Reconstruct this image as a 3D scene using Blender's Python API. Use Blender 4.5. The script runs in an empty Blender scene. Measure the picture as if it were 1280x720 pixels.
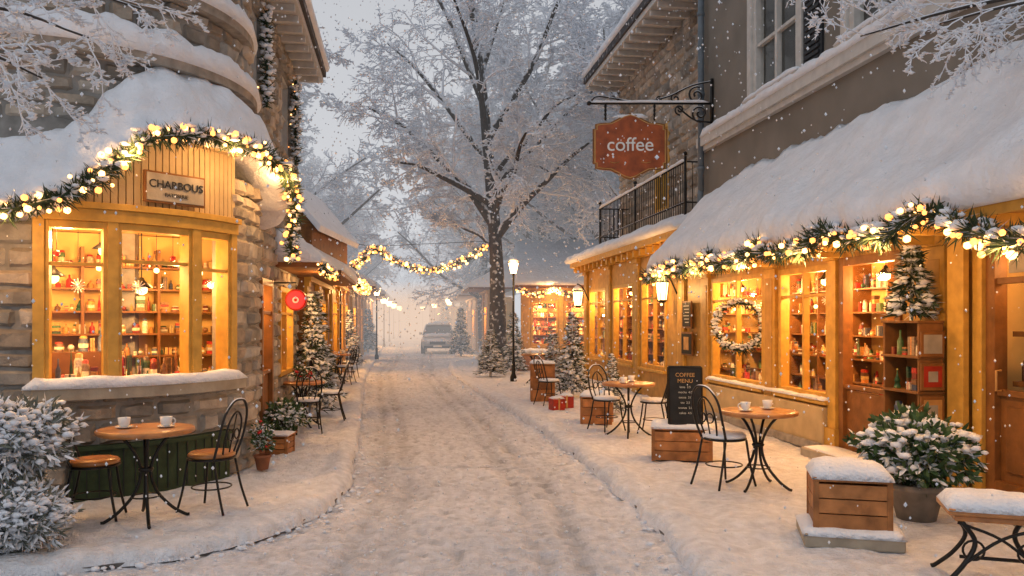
import bpy, math, random, time
import numpy as np
from mathutils import Vector, noise, Matrix
T0=time.time()
R=random.Random(11)
SC=bpy.context.scene
rad=math.radians
LM=1.25

# ------------------------------------------------------------ materials
def _n(nt,t,**k):
    n=nt.nodes.new(t)
    for a,b in k.items(): setattr(n,a,b)
    return n
SNOWC=(0.80,0.83,0.89,1)
def mk(name,col,rough=.6,var=.15,vs=6,bump=.15,bs=40,metal=0,snow=None,attr=False,bd=.01,spec=.3,snowc=SNOWC,coat=0):
    m=bpy.data.materials.new(name); m.use_nodes=True; nt=m.node_tree; L=nt.links
    p=nt.nodes['Principled BSDF']; p.inputs['Roughness'].default_value=rough
    p.inputs['Metallic'].default_value=metal; p.inputs['Specular IOR Level'].default_value=spec
    p.inputs['Coat Weight'].default_value=coat
    tc=_n(nt,'ShaderNodeTexCoord')
    nz=_n(nt,'ShaderNodeTexNoise'); nz.inputs['Scale'].default_value=vs; nz.inputs['Detail'].default_value=3
    L.new(tc.outputs['Object'],nz.inputs['Vector'])
    mr=_n(nt,'ShaderNodeMapRange'); mr.inputs[1].default_value=.3; mr.inputs[2].default_value=.7
    mr.inputs[3].default_value=1-var; mr.inputs[4].default_value=1+var
    L.new(nz.outputs['Fac'],mr.inputs[0])
    hs=_n(nt,'ShaderNodeHueSaturation'); hs.inputs['Color'].default_value=(*col,1)
    L.new(mr.outputs[0],hs.inputs['Value'])
    if attr:
        at=_n(nt,'ShaderNodeAttribute',attribute_name='col')
        mx=_n(nt,'ShaderNodeMix',data_type='RGBA',blend_type='MULTIPLY'); mx.inputs[0].default_value=1
        mx.inputs[6].default_value=(*col,1); L.new(at.outputs['Color'],mx.inputs[7]); L.new(mx.outputs[2],hs.inputs['Color'])
    out=hs.outputs['Color']
    if snow is not None:
        g=_n(nt,'ShaderNodeNewGeometry'); sx=_n(nt,'ShaderNodeSeparateXYZ'); L.new(g.outputs['Normal'],sx.inputs[0])
        n2=_n(nt,'ShaderNodeTexNoise'); n2.inputs['Scale'].default_value=7; n2.inputs['Detail'].default_value=1; L.new(tc.outputs['Object'],n2.inputs['Vector'])
        ma=_n(nt,'ShaderNodeMath',operation='MULTIPLY_ADD'); ma.inputs[1].default_value=.9; 
        L.new(n2.outputs['Fac'],ma.inputs[0]); L.new(sx.outputs['Z'],ma.inputs[2])
        m2=_n(nt,'ShaderNodeMapRange'); m2.inputs[1].default_value=snow+.45-.12; m2.inputs[2].default_value=snow+.45+.12
        L.new(ma.outputs[0],m2.inputs[0])
        mx2=_n(nt,'ShaderNodeMix',data_type='RGBA'); L.new(m2.outputs[0],mx2.inputs[0]); L.new(out,mx2.inputs[6]); mx2.inputs[7].default_value=snowc
        out=mx2.outputs[2]
    L.new(out,p.inputs['Base Color'])
    if bump:
        n3=_n(nt,'ShaderNodeTexNoise'); n3.inputs['Scale'].default_value=bs; n3.inputs['Detail'].default_value=3; n3.inputs['Roughness'].default_value=.65
        L.new(tc.outputs['Object'],n3.inputs['Vector'])
        b=_n(nt,'ShaderNodeBump'); b.inputs['Strength'].default_value=bump; b.inputs['Distance'].default_value=bd
        L.new(n3.outputs['Fac'],b.inputs['Height']); L.new(b.outputs[0],p.inputs['Normal'])
    return m
def emis(name,col,s,base=(.8,.5,.2)):
    m=bpy.data.materials.new(name); m.use_nodes=True; p=m.node_tree.nodes['Principled BSDF']
    p.inputs['Base Color'].default_value=(*base,1)
    p.inputs['Emission Color'].default_value=(*col,1); p.inputs['Emission Strength'].default_value=s
    try: m.cycles.emission_sampling='NONE'
    except Exception: pass
    return m
def glassmat():
    m=bpy.data.materials.new('window_glass'); m.use_nodes=True; nt=m.node_tree; nt.nodes.clear()
    o=_n(nt,'ShaderNodeOutputMaterial'); mx=_n(nt,'ShaderNodeMixShader'); t=_n(nt,'ShaderNodeBsdfTransparent'); g=_n(nt,'ShaderNodeBsdfGlossy')
    g.inputs['Roughness'].default_value=.03; t.inputs['Color'].default_value=(.95,.96,.95,1)
    f=_n(nt,'ShaderNodeLayerWeight'); f.inputs['Blend'].default_value=.5
    pw=_n(nt,'ShaderNodeMath',operation='POWER'); pw.inputs[1].default_value=3
    ml=_n(nt,'ShaderNodeMath',operation='MULTIPLY_ADD'); ml.inputs[1].default_value=.3; ml.inputs[2].default_value=.03
    nt.links.new(f.outputs['Facing'],pw.inputs[0]); nt.links.new(pw.outputs[0],ml.inputs[0])
    nt.links.new(ml.outputs[0],mx.inputs[0]); nt.links.new(t.outputs[0],mx.inputs[1]); nt.links.new(g.outputs[0],mx.inputs[2]); nt.links.new(mx.outputs[0],o.inputs[0])
    return m
M={}
M['snow']=mk('snow_soft',(.80,.83,.89),.65,.06,5,.8,15,bd=.035)
M['snowg']=mk('snow_trodden',(.80,.82,.87),.7,.13,9,1,24,attr=True,bd=.05)
M['stone']=mk('limestone',(.32,.285,.245),.85,.28,7,.7,30,attr=True,bd=.02)
M['mortar']=mk('mortar',(.27,.255,.235),.9,.2,10,.5,60)
M['stucco']=mk('grey_stucco',(.20,.18,.155),.85,.14,1.5,.4,90,bd=.006)
M['yellow']=mk('ochre_painted_wood',(.46,.25,.06),.5,.18,7,.3,35,bd=.006)
M['yellow2']=mk('ochre_frame_wood',(.55,.31,.06),.45,.16,9,.25,35,bd=.006)
M['cream']=mk('cream_render',(.50,.37,.20),.7,.14,4,.3,40)
M['trim']=mk('white_painted_trim',(.55,.53,.50),.5,.1,8,.2,40)
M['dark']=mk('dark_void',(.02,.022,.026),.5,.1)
M['iron']=mk('wrought_iron',(.018,.017,.016),.4,.3,20,0,60,metal=.5,spec=.5)
M['ironsnow']=mk('snowy_iron',(.02,.018,.017),.45,.3,20,0,60,snow=.55)
M['wood']=mk('varnished_wood',(.42,.17,.05),.35,.3,9,.25,30,spec=.5,coat=.2)
M['crate']=mk('crate_wood',(.36,.15,.05),.55,.35,8,.4,40,attr=True)
M['door']=mk('brown_door_wood',(.22,.09,.025),.45,.25,7,.3,30)
M['red']=mk('red_painted_wood',(.35,.03,.015),.4,.2,8,.2,40)
M['inwall']=mk('interior_plaster',(.66,.42,.14),.7,.15,3,0,30)
M['inwood']=mk('interior_shelf_wood',(.20,.085,.025),.5,.25,8,0,30)
M['goods']=mk('shop_goods',(1,1,1),.4,.35,45,0,50,attr=True,spec=.5)
M['green']=mk('green_panel_paint',(.028,.05,.022),.6,.3,8,.4,30)
M['slate']=mk('roof_slate',(.06,.06,.065),.7,.2,10,.3,30,snow=.2)
M['bark']=mk('tree_bark',(.06,.052,.047),.9,.3,10,.9,25,snow=.22,bd=.03)
M['frost']=mk('frosted_twig',(.62,.63,.66),.8,.15,10,0,30,snow=-.7)
M['frostfar']=mk('frosted_twig_far',(.66,.67,.70),.8,.12,4,0,30,snow=-.8)  # paler than the near twigs: aerial perspective put into the colour
M['barkfar']=mk('bark_far',(.15,.145,.145),.9,.2,10,0,30,snow=.15)  # bark paled to paint in the distance
M['needle']=mk('pine_needles',(.030,.055,.028),.6,.3,20,0,30,snow=.72)
M['frostleaf']=mk('frosted_leaf',(.16,.18,.15),.7,.3,20,0,30,snow=.15)
M['leaf']=mk('shrub_leaf',(.05,.10,.035),.55,.3,20,0,30,snow=.68)
M['pot']=mk('terracotta_pot',(.30,.12,.06),.7,.2,10,.3,40)
M['potg']=mk('stone_pot',(.22,.19,.16),.8,.2,10,.4,30)
M['white']=mk('white_ceramic',(.8,.79,.76),.25,.03,8,0,spec=.6)
M['coffee']=mk('coffee_liquid',(.05,.02,.008),.15,.05,8,0)
M['black']=mk('chalkboard',(.012,.013,.014),.6,.4,6,.1)
M['chalk']=mk('chalk',(.6,.58,.5),.9,.1,50,0)
M['sign']=mk('rust_sign_paint',(.34,.075,.016),.4,.35,6,.25,25,spec=.4)
M['gold']=mk('gold_paint',(.55,.30,.10),.4,.2,9,.1,metal=.3)
M['plaque']=mk('plaque_board',(.36,.31,.24),.7,.2,6,.3,30)
M['pipe']=mk('painted_downpipe',(.13,.16,.19),.45,.15,6,.1)
M['kerb']=mk('kerb_stone',(.16,.15,.145),.85,.3,6,.5,30)
M['carpaint']=mk('silver_car_paint',(.35,.36,.38),.3,.05,3,0,spec=.6,snow=.35,coat=.4)
M['rubber']=mk('tyre_rubber',(.02,.02,.02),.8,.1)
M['carglass']=mk('car_glass',(.03,.035,.04),.1,.05,3,0,spec=.7)
M['flower']=mk('red_flower',(.55,.03,.03),.5,.2,bump=0)
M['glass']=glassmat()
M['bulb']=emis('string_light_bulb',(1,.33,.07),3.0)
M['bulb2']=emis('string_light_bulb_bright',(1,.50,.16),6)
M['lamp']=emis('lamp_glass',(1,.62,.22),7)
M['redlamp']=emis('red_lit_sign',(1,.02,.02),1.6,(.6,.02,.02))
M['farlamp']=emis('distant_lamp_glass',(1,.58,.24),14)
M['headl']=mk('headlamp',(.6,.6,.6),.15,.05,3,0,spec=.8)

# ------------------------------------------------------------ mesh builder
class MB:
    def __init__(s): s.v=[];s.f=[];s.m=[];s.c=[];s.s=[];s.mats=[]
    def mi(s,k):
        if k not in s.mats: s.mats.append(k)
        return s.mats.index(k)
    def add(s,vs,fs,mat,col=(1,1,1),smooth=False):
        o=len(s.v); s.v.extend(vs); i=s.mi(mat); n=len(fs)
        s.f.extend([tuple(a+o for a in f) for f in fs]); s.m.extend([i]*n); s.c.extend([col]*n); s.s.extend([smooth]*n)
    def obj(s,name,parent=None,bevel=0,recalc=True):
        me=bpy.data.meshes.new(name); me.from_pydata([tuple(v) for v in s.v],[],s.f)
        for k in s.mats: me.materials.append(M[k])
        me.polygons.foreach_set('material_index',s.m); me.polygons.foreach_set('use_smooth',s.s)
        ca=me.color_attributes.new('col','FLOAT_COLOR','CORNER')
        cnt=np.array([len(f) for f in s.f]); c=np.ones((len(s.c),4)); c[:,:3]=np.array(s.c)
        ca.data.foreach_set('color',np.repeat(c,cnt,axis=0).astype(np.float32).ravel())
        if recalc:
            import bmesh
            bm=bmesh.new(); bm.from_mesh(me); bmesh.ops.recalc_face_normals(bm,faces=bm.faces); bm.to_mesh(me); bm.free()
        me.update()
        ob=bpy.data.objects.new(name,me); SC.collection.objects.link(ob)
        if parent: ob.parent=parent
        if bevel:
            b=ob.modifiers.new('bevel','BEVEL'); b.width=bevel; b.segments=2; b.limit_method='ANGLE'
        return ob
def empty(name,loc=(0,0,0),rz=0):
    e=bpy.data.objects.new(name,None); e.empty_display_size=.2; SC.collection.objects.link(e); e.location=loc; e.rotation_euler=(0,0,rz); return e
def dup(root,name,loc,rz=0,s=1):
    e=bpy.data.objects.new(name,root.data); SC.collection.objects.link(e); e.location=loc; e.rotation_euler=(0,0,rz); e.scale=(s,s,s) if not isinstance(s,tuple) else s
    for c in root.children:
        d=bpy.data.objects.new(c.name.split('.')[0],c.data); SC.collection.objects.link(d); d.parent=e; d.location=c.location; d.rotation_euler=c.rotation_euler; d.scale=c.scale
        for mo in c.modifiers:
            if mo.type=='BEVEL':
                b=d.modifiers.new('bevel','BEVEL'); b.width=mo.width; b.segments=2; b.limit_method='ANGLE'
    return e
def plight(x,y,z,P,parent,r=.08,col=(1,.52,.18),name='lamp_light'):
    l=bpy.data.lights.new(name,'POINT'); l.energy=P*LM; l.color=col; l.shadow_soft_size=r
    o=bpy.data.objects.new(name,l); o.location=(x,y,z); SC.collection.objects.link(o); o.parent=parent; return o
def nz(x,y,z=0): return noise.noise(Vector((x,y,z)))

def tube(mb,pts,rr,sides,mat,smooth=True,col=(1,1,1),cap=True):
    pts=[Vector(p) for p in pts]; n=len(pts)
    if not isinstance(rr,(list,tuple)): rr=[rr]*n
    d=(pts[1]-pts[0]).normalized(); a=Vector((0,0,1)) if abs(d.z)<.9 else Vector((1,0,0))
    X=d.cross(a).normalized(); vs=[]; cs=[(math.cos(2*math.pi*i/sides),math.sin(2*math.pi*i/sides)) for i in range(sides)]
    for k in range(n):
        if k: 
            d=(pts[min(k+1,n-1)]-pts[k-1]).normalized(); X=(X-d*X.dot(d)).normalized()
        Y=d.cross(X); p=pts[k]; r=rr[k]
        for c,s_ in cs: vs.append(p+X*(c*r)+Y*(s_*r))
    fs=[]
    for k in range(n-1):
        for i in range(sides):
            j=(i+1)%sides; fs.append((k*sides+i,k*sides+j,(k+1)*sides+j,(k+1)*sides+i))
    if cap: fs.append(tuple(range(sides))); fs.append(tuple((n-1)*sides+i for i in range(sides)))
    mb.add(vs,fs,mat,col,smooth)
def spline(pts,k=6):
    P=[Vector(p) for p in pts]; P=[P[0]*2-P[1]]+P+[P[-1]*2-P[-2]]; out=[]
    for i in range(1,len(P)-2):
        for j in range(k):
            t=j/k; a,b,c,d=P[i-1],P[i],P[i+1],P[i+2]
            out.append(.5*((2*b)+(c-a)*t+(2*a-5*b+4*c-d)*t*t+(3*b-a-3*c+d)*t**3))
    out.append(P[-2]); return out
def lathe(mb,prof,c,seg,mat,col=(1,1,1),smooth=True):
    vs=[];fs=[];n=len(prof)
    for r,z in prof:
        for i in range(seg):
            a=2*math.pi*i/seg; vs.append((c[0]+r*math.cos(a),c[1]+r*math.sin(a),c[2]+z))
    for k in range(n-1):
        for i in range(seg):
            j=(i+1)%seg; fs.append((k*seg+i,k*seg+j,(k+1)*seg+j,(k+1)*seg+i))
    fs.append(tuple(range(seg))); fs.append(tuple((n-1)*seg+i for i in range(seg)))
    mb.add(vs,fs,mat,col,smooth)
def box(mb,x0,x1,y0,y1,z0,z1,mat,col=(1,1,1)):
    v=[(x,y,z) for x in(x0,x1) for y in(y0,y1) for z in(z0,z1)]
    mb.add(v,[(0,1,3,2),(4,6,7,5),(0,4,5,1),(2,3,7,6),(0,2,6,4),(1,5,7,3)],mat,col)
_t=(1+5**.5)/2
ICO=[Vector(v).normalized() for v in [(-1,_t,0),(1,_t,0),(-1,-_t,0),(1,-_t,0),(0,-1,_t),(0,1,_t),(0,-1,-_t),(0,1,-_t),(_t,0,-1),(_t,0,1),(-_t,0,-1),(-_t,0,1)]]
ICF=[(0,11,5),(0,5,1),(0,1,7),(0,7,10),(0,10,11),(1,5,9),(5,11,4),(11,10,2),(10,7,6),(7,1,8),(3,9,4),(3,4,2),(3,2,6),(3,6,8),(3,8,9),(4,9,5),(2,4,11),(6,2,10),(8,6,7),(9,8,1)]
OCT=[Vector(v) for v in [(1,0,0),(-1,0,0),(0,1,0),(0,-1,0),(0,0,1),(0,0,-1)]]
OCF=[(0,2,4),(2,1,4),(1,3,4),(3,0,4),(2,0,5),(1,2,5),(3,1,5),(0,3,5)]
def blob(mb,c,r,mat,col=(1,1,1),jit=.2,o=False,rng=R):
    if not isinstance(r,tuple): r=(r,r,r)
    B,F=(OCT,OCF) if o else (ICO,ICF)
    mb.add([(c[0]+v.x*r[0]*(1+jit*rng.uniform(-1,1)),c[1]+v.y*r[1]*(1+jit*rng.uniform(-1,1)),c[2]+v.z*r[2]*(1+jit*rng.uniform(-1,1))) for v in B],F,mat,col,True)

# ------------------------------------------------------------ facade paths  P(u,n)->(x,y)
class PL:      # street-side facade line, u = distance down the street
    curved=False
    def __init__(s,a,b,sx): s.a=a;s.b=b;k=math.hypot(1,b);s.N=(sx/k,-sx*b/k)
    def __call__(s,u,n): return (s.a+s.b*u+s.N[0]*n,u+s.N[1]*n)
class P2:
    curved=False
    def __init__(s,p0,p1,side=1):
        dx,dy=p1[0]-p0[0],p1[1]-p0[1]; s.L=math.hypot(dx,dy); s.d=(dx/s.L,dy/s.L); s.p=p0; s.N=(s.d[1]*side,-s.d[0]*side)
    def __call__(s,u,n): return (s.p[0]+s.d[0]*u+s.N[0]*n,s.p[1]+s.d[1]*u+s.N[1]*n)
class PC:
    curved=True
    def __init__(s,c,r): s.c=c;s.r=r
    def __call__(s,u,n):
        a=u/s.r; return (s.c[0]+(s.r+n)*math.cos(a),s.c[1]+(s.r+n)*math.sin(a))
def segs(path,u0,u1): return max(1,int(abs(u1-u0)/.12)) if path.curved else 1
def fbox(mb,path,u0,u1,z0,z1,n0,n1,mat,col=(1,1,1)):
    s=segs(path,u0,u1); vs=[];fs=[]
    for i in range(s+1):
        u=u0+(u1-u0)*i/s; a=path(u,n0); b=path(u,n1)
        vs+=[(a[0],a[1],z0),(b[0],b[1],z0),(b[0],b[1],z1),(a[0],a[1],z1)]
    for i in range(s):
        o=i*4
        for k in range(4): fs.append((o+k,o+(k+1)%4,o+4+(k+1)%4,o+4+k))
    fs.append((0,1,2,3)); fs.append((s*4,s*4+1,s*4+2,s*4+3)); mb.add(vs,fs,mat,col)
def fsheet(mb,path,u0,u1,z0,z1,n,mat):
    s=segs(path,u0,u1); vs=[]
    for i in range(s+1):
        a=path(u0+(u1-u0)*i/s,n); vs+=[(a[0],a[1],z0),(a[0],a[1],z1)]
    mb.add(vs,[(2*i,2*i+2,2*i+3,2*i+1) for i in range(s)],mat)
def wall(mb,path,u0,u1,z0,z1,holes,n0,n1,mat):
    us=sorted({u0,u1}|{x for h in holes for x in h[:2] if u0<x<u1})
    for a,b in zip(us,us[1:]):
        c=(a+b)/2; z=z0
        for h in sorted([h for h in holes if h[0]<c<h[1]],key=lambda h:h[2]):
            if h[2]>z: fbox(mb,path,a,b,z,min(h[2],z1),n0,n1,mat)
            z=max(z,h[3])
        if z<z1: fbox(mb,path,a,b,z,z1,n0,n1,mat)
def stones(mb,path,u0,u1,z0,z1,holes=(),n=0,h=.17,lr=(.2,.48),out=.035):
    zb=sorted({z0,z1}|{x for q in holes for x in q[2:4] if z0<x<z1})
    for za,zc in zip(zb,zb[1:]):
        if zc-za<.03: continue
        k=max(1,round((zc-za)/h)); hs=[R.uniform(.75,1.3) for _ in range(k)]; S=sum(hs); z=za
        for q in hs:
            hh=q/S*(zc-za); zm=z+hh/2
            iv=[(u0,u1)]
            for o in holes:
                if o[2]<zm<o[3]:
                    ni=[]
                    for a,b in iv:
                        if o[1]<=a or o[0]>=b: ni.append((a,b)); continue
                        if o[0]>a: ni.append((a,o[0]))
                        if o[1]<b: ni.append((o[1],b))
                    iv=ni
            for a,b in iv:
                u=a
                while u<b-.02:
                    l=R.uniform(*lr)
                    if b-(u+l)<.15: l=b-u
                    stone(mb,path,u,u+l,z,z+hh,n,out); u+=l
            z+=hh
def stone(mb,path,u0,u1,z0,z1,n,out):
    g=.009; nu=4; nv=3; vs=[];o=out*R.uniform(.5,1.35)
    c=R.uniform(.68,1.42); w=R.uniform(-.05,.10); col=(c*(1+w),c,c*(1-w))
    for j in range(nv+1):
        for i in range(nu+1):
            ed=(i in(0,nu)) or (j in(0,nv))
            fu=[0,.14,.5,.86,1][i]; fz=[0,.2,.8,1][j]
            uu=u0+g+(u1-u0-2*g)*fu; zz=z0+g+(z1-z0-2*g)*fz
            nn=n-.01 if ed else n+o+R.uniform(-.4,.4)*o
            uu+=R.uniform(-.01,.01); zz+=R.uniform(-.01,.01)
            x,y=path(uu,nn); vs.append((x,y,zz))
    W=nu+1
    mb.add(vs,[(j*W+i,j*W+i+1,(j+1)*W+i+1,(j+1)*W+i) for j in range(nv) for i in range(nu)],'stone',col)
def sweep(mb,path,us,prof,mat,smooth=True,col=(1,1,1)):
    vs=[];n=0
    for u in us:
        P=prof(u); n=len(P)
        for a,z in P:
            x,y=path(u,a); vs.append((x,y,z))
    fs=[]
    for k in range(len(us)-1):
        for i in range(n):
            j=(i+1)%n; fs.append((k*n+i,k*n+j,(k+1)*n+j,(k+1)*n+i))
    fs.append(tuple(range(n))); fs.append(tuple((len(us)-1)*n+i for i in range(n)))
    mb.add(vs,fs,mat,col,smooth)
def lin(a,b,n): return [a+(b-a)*i/max(1,n-1) for i in range(n)]
def snowstrip(mb,path,u0,u1,n0,n1,z,th,step=.08,seed=0):
    K=9; us=lin(u0,u1,max(4,int((u1-u0)/step)))
    def prof(u):
        t=min(1,min(u-u0,u1-u)/.10+.02); k=math.sqrt(max(0,1-(1-t)**2))
        x,y=path(u,n0); q=1+.45*nz(x*3+seed,y*3,z)+.2*nz(x*11,y*11,z)
        P=[]
        for i in range(K):
            s=i/(K-1); ang=math.pi*s; zz=z+th*k*q*(max(0,math.sin(ang))**.5)*(1+.12*nz(x*6,y*6,s*4+z)); P.append((n0+(n1-n0)*s+.018*math.copysign(1,s-.5)*k*math.sin(ang)+.01*nz(x*8,y*8,s*3),zz))
        P[0]=(n0,z-.004);P[-1]=(n1+.006,z-.012)
        return P
    sweep(mb,path,us,prof,'snow')
def snowcap(mb,x0,x1,y0,y1,z,th): snowstrip(mb,P2((x0,0),(x1,0),1),0,x1-x0,-y1,-y0,z,th,.04,seed=z+x0)

PAL=[(.42,.03,.02),(.5,.04,.03),(.6,.5,.38),(.22,.1,.04),(.6,.4,.15),(.07,.14,.05),(.75,.68,.55),(.4,.18,.05),(.06,.08,.14),(.5,.28,.08),(.2,.03,.02),(.03,.07,.04),(.65,.25,.06),(.12,.06,.03),(.3,.2,.12)]
def goods(mb,path,u0,u1,z,n0,n1,hmax=.3,rng=R,big=1):
    u=u0+.015
    while u<u1-.05:
        w=rng.uniform(.035,.11)*big; h=rng.uniform(.3,1)*hmax; c=rng.choice(PAL); k=rng.random(); nn=rng.uniform(n0+w*.5,n1-w*.5) if n1-n0>w else (n0+n1)/2
        x,y=path(u+w/2,nn)
        if k<.22:
            h*=.8; fbox(mb,path,u,u+w,z,z+h,nn-w*.4,nn+w*.4,'goods',c); c2=rng.choice(PAL); fbox(mb,path,u+w*.42,u+w*.58,z-.0,z+h+.002,nn-w*.42,nn+w*.42,'goods',c2)
        elif k<.52: r=w*.42; c2=rng.choice(PAL); lathe(mb,[(r,0),(r*1.02,h*.6),(r*.75,h*.7)],(x,y,z),8,'goods',c); lathe(mb,[(r*.8,h*.7),(r*.8,h*.8),(.01,h*.84)],(x,y,z),8,'goods',c2); lathe(mb,[(r*1.04,h*.2),(r*1.04,h*.42)],(x,y,z),8,'goods',(.7,.62,.45))
        elif k<.72: r=w*.34; lathe(mb,[(r,0),(r,h*.55),(r*.3,h*.75),(r*.3,h),(.004,h)],(x,y,z),8,'goods',c)
        elif k<.86:
            zz=z
            for q in range(4): t=h/4.6; fbox(mb,path,u+rng.uniform(0,.015),u+w-rng.uniform(0,.015),zz,zz+t-.003,nn-w*.45,nn+w*.45,'goods',rng.choice(PAL)); zz+=t
        elif k<.93:
            blob(mb,(x,y,z+w*.4),w*.42,'goods',c,.08)
        else:
            lathe(mb,[(w*.4,0),(w*.25,h*.35),(w*.34,h*.36),(w*.12,h*.7),(.003,h)],(x,y,z),8,'goods',(.03,.10,.04) if rng.random()<.5 else (.5,.03,.02)); blob(mb,(x,y,z+h),w*.12,'goods',(.7,.5,.1),0)
        u+=w+rng.uniform(.002,.02)
def window(fr,gl,path,u0,u1,z0,z1,mus=(),mzs=(),w=.07,mat='yellow2',n=0,dep=.1):
    fbox(fr,path,u0,u0+w,z0,z1,n-dep,n+.03,mat); fbox(fr,path,u1-w,u1,z0,z1,n-dep,n+.03,mat)
    fbox(fr,path,u0+w,u1-w,z0,z0+w,n-dep,n+.027,mat); fbox(fr,path,u0+w,u1-w,z1-w,z1,n-dep,n+.027,mat)
    for m in mus: fbox(fr,path,m-w*.3,m+w*.3,z0+w,z1-w,n-dep*.7,n+.015,mat)
    for m in mzs: fbox(fr,path,u0+w,u1-w,m-w*.25,m+w*.25,n-dep*.6,n+.01,mat)
    fsheet(gl,path,u0+w*.5,u1-w*.5,z0+w*.5,z1-w*.5,n-dep*.5,'glass')
def text(body,loc,rz,size,mat,parent,ext=.004,name='lettering',bold=0):
    c=bpy.data.curves.new(name,'FONT'); c.body=body; c.size=size; c.extrude=ext; c.offset=bold; c.align_x='CENTER'; c.align_y='CENTER'; c.materials.append(M[mat])
    o=bpy.data.objects.new(name,c); SC.collection.objects.link(o); o.rotation_euler=(rad(90),0,rz); o.location=loc; o.parent=parent; return o
def pendant(mb,x,y,ztop,z,r=.09):
    tube(mb,[(x,y,ztop),(x,y,z+.08)],.006,5,'iron')
    lathe(mb,[(.02,.1),(.03,.07),(r,0),(r*.96,-.005),(.02,.05)],(x,y,z),14,'iron')
    blob(mb,(x,y,z-.02),.065,'lamp',jit=0)
def ornament(mb,x,y,ztop,z,k):
    tube(mb,[(x,y,ztop),(x,y,z)],.003,3,'iron')
    if k==0: blob(mb,(x,y,z-.03),.035,'goods',(.55,.03,.02),0)
    elif k==1:
        for i in range(6):
            a=i*math.pi/6; tube(mb,[(x-.07*math.cos(a),y,z-.07-.07*math.sin(a)),(x+.07*math.cos(a),y,z-.07+.07*math.sin(a))],.005,4,'white')
    else: blob(mb,(x,y,z-.03),.03,'lamp',jit=0)

# ------------------------------------------------------------ foliage helpers
def tuft(mb,p,d,l,n,mat,w=.010,spread=.8,rng=R):
    for _ in range(n):
        v=(Vector(d)+Vector((rng.uniform(-1,1),rng.uniform(-1,1),rng.uniform(-1,1)))*spread).normalized()*l*rng.uniform(.7,1.2)
        s=v.cross(Vector((rng.uniform(-1,1),rng.uniform(-1,1),rng.uniform(-1,1)))).normalized()*w
        a=Vector(p); mb.add([a-s,a+s,a+v*.6+s*.8,a+v,a+v*.6-s*.8],[(0,1,2,3,4)],mat)
def garland(name,pts,r=.1,dens=150,bulbs=9,snow=26,hang=0,parent=None,lights=0,P=6,bs=.02):
    rng=random.Random(len(pts)*7+int(dens)); root=empty(name) if parent is None else parent
    pts=[Vector(p) for p in pts]; g=MB(); b=MB()
    tube(g,pts,.02,5,'needle')
    for a,c in zip(pts,pts[1:]):
        L=(c-a).length; d=(c-a).normalized()
        for _ in range(max(1,int(L*dens+rng.random()))):
            t=rng.random(); p=a.lerp(c,t); q=Vector((rng.gauss(0,1),rng.gauss(0,1),rng.gauss(0,1))); q=(q-d*q.dot(d)).normalized()
            tuft(g,p+q*r*.15,q+d*rng.uniform(-.7,.7),r*rng.uniform(.7,1.25),2,'needle',w=.007,spread=.45,rng=rng)
        for _ in range(int(L*snow+rng.random())):
            p=a.lerp(c,rng.random()); s=rng.uniform(.16,.38)*r; blob(g,p+Vector((rng.uniform(-.6,.6)*r,rng.uniform(-.6,.6)*r,rng.uniform(.1,.8)*r)),(s*1.3,s*1.3,s*.7),'snow',jit=.3,rng=rng)
        for _ in range(int(L*bulbs+rng.random())):
            p=a.lerp(c,rng.random()); an=rng.uniform(0,6.28); q=Vector((math.cos(an),-abs(math.sin(an)) if rng.random()<.8 else .5,rng.uniform(-1,.9))).normalized()
            blob(b,p+q*r*.95,bs*rng.uniform(.75,1.55),'bulb' if rng.random()<.6 else 'bulb2',jit=0,rng=rng)
    g.obj('greenery',root,recalc=False)
    if b.v: b.obj('string_lights',root,recalc=False)
    if lights:
        n=len(pts)
        for i in range(lights):
            p=pts[int((i+.5)/lights*(n-1))]; plight(p.x,p.y-.14,p.z-.12,P,root,.06)
    return root
def pine(h,r,seed,snowp=.55,layers=None,name='pine_tree',z0=.1,pot=False):
    rng=random.Random(seed); mb=MB(); tube(mb,[(0,0,0),(0,0,h*.5),(0,0,h*.97)],[h*.025,h*.018,.006],6,'bark')
    layers=layers or int(h*13)
    for k in range(layers):
        t=(k+.5)/layers; z=z0*h+(h*(1-z0))*t*.98; rr=r*((1-t)**.8)*rng.uniform(.85,1.1)+.03; nb=int(7+9*(1-t))
        for b in range(nb):
            a=rng.uniform(0,6.28); ro=rr*rng.uniform(.7,1.12); dz=-.28*ro; nt=max(2,int(ro/.075))
            for i in range(nt):
                s=(i+.7)/nt; p=(math.cos(a)*ro*s,math.sin(a)*ro*s,z+dz*s*s)
                d=(math.cos(a),math.sin(a),-.15)
                tuft(mb,p,d,.10+.02*h,4,'needle',w=.009,spread=.6,rng=rng)
                if rng.random()<snowp and s>.35: q=rng.uniform(.022,.05)*(1+.12*h); blob(mb,(p[0],p[1],p[2]+.02),(q*1.4,q*1.4,q*.65),'snow',jit=.35,rng=rng,o=rng.random()<.5)
    return mb.obj(name,recalc=False)
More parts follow.
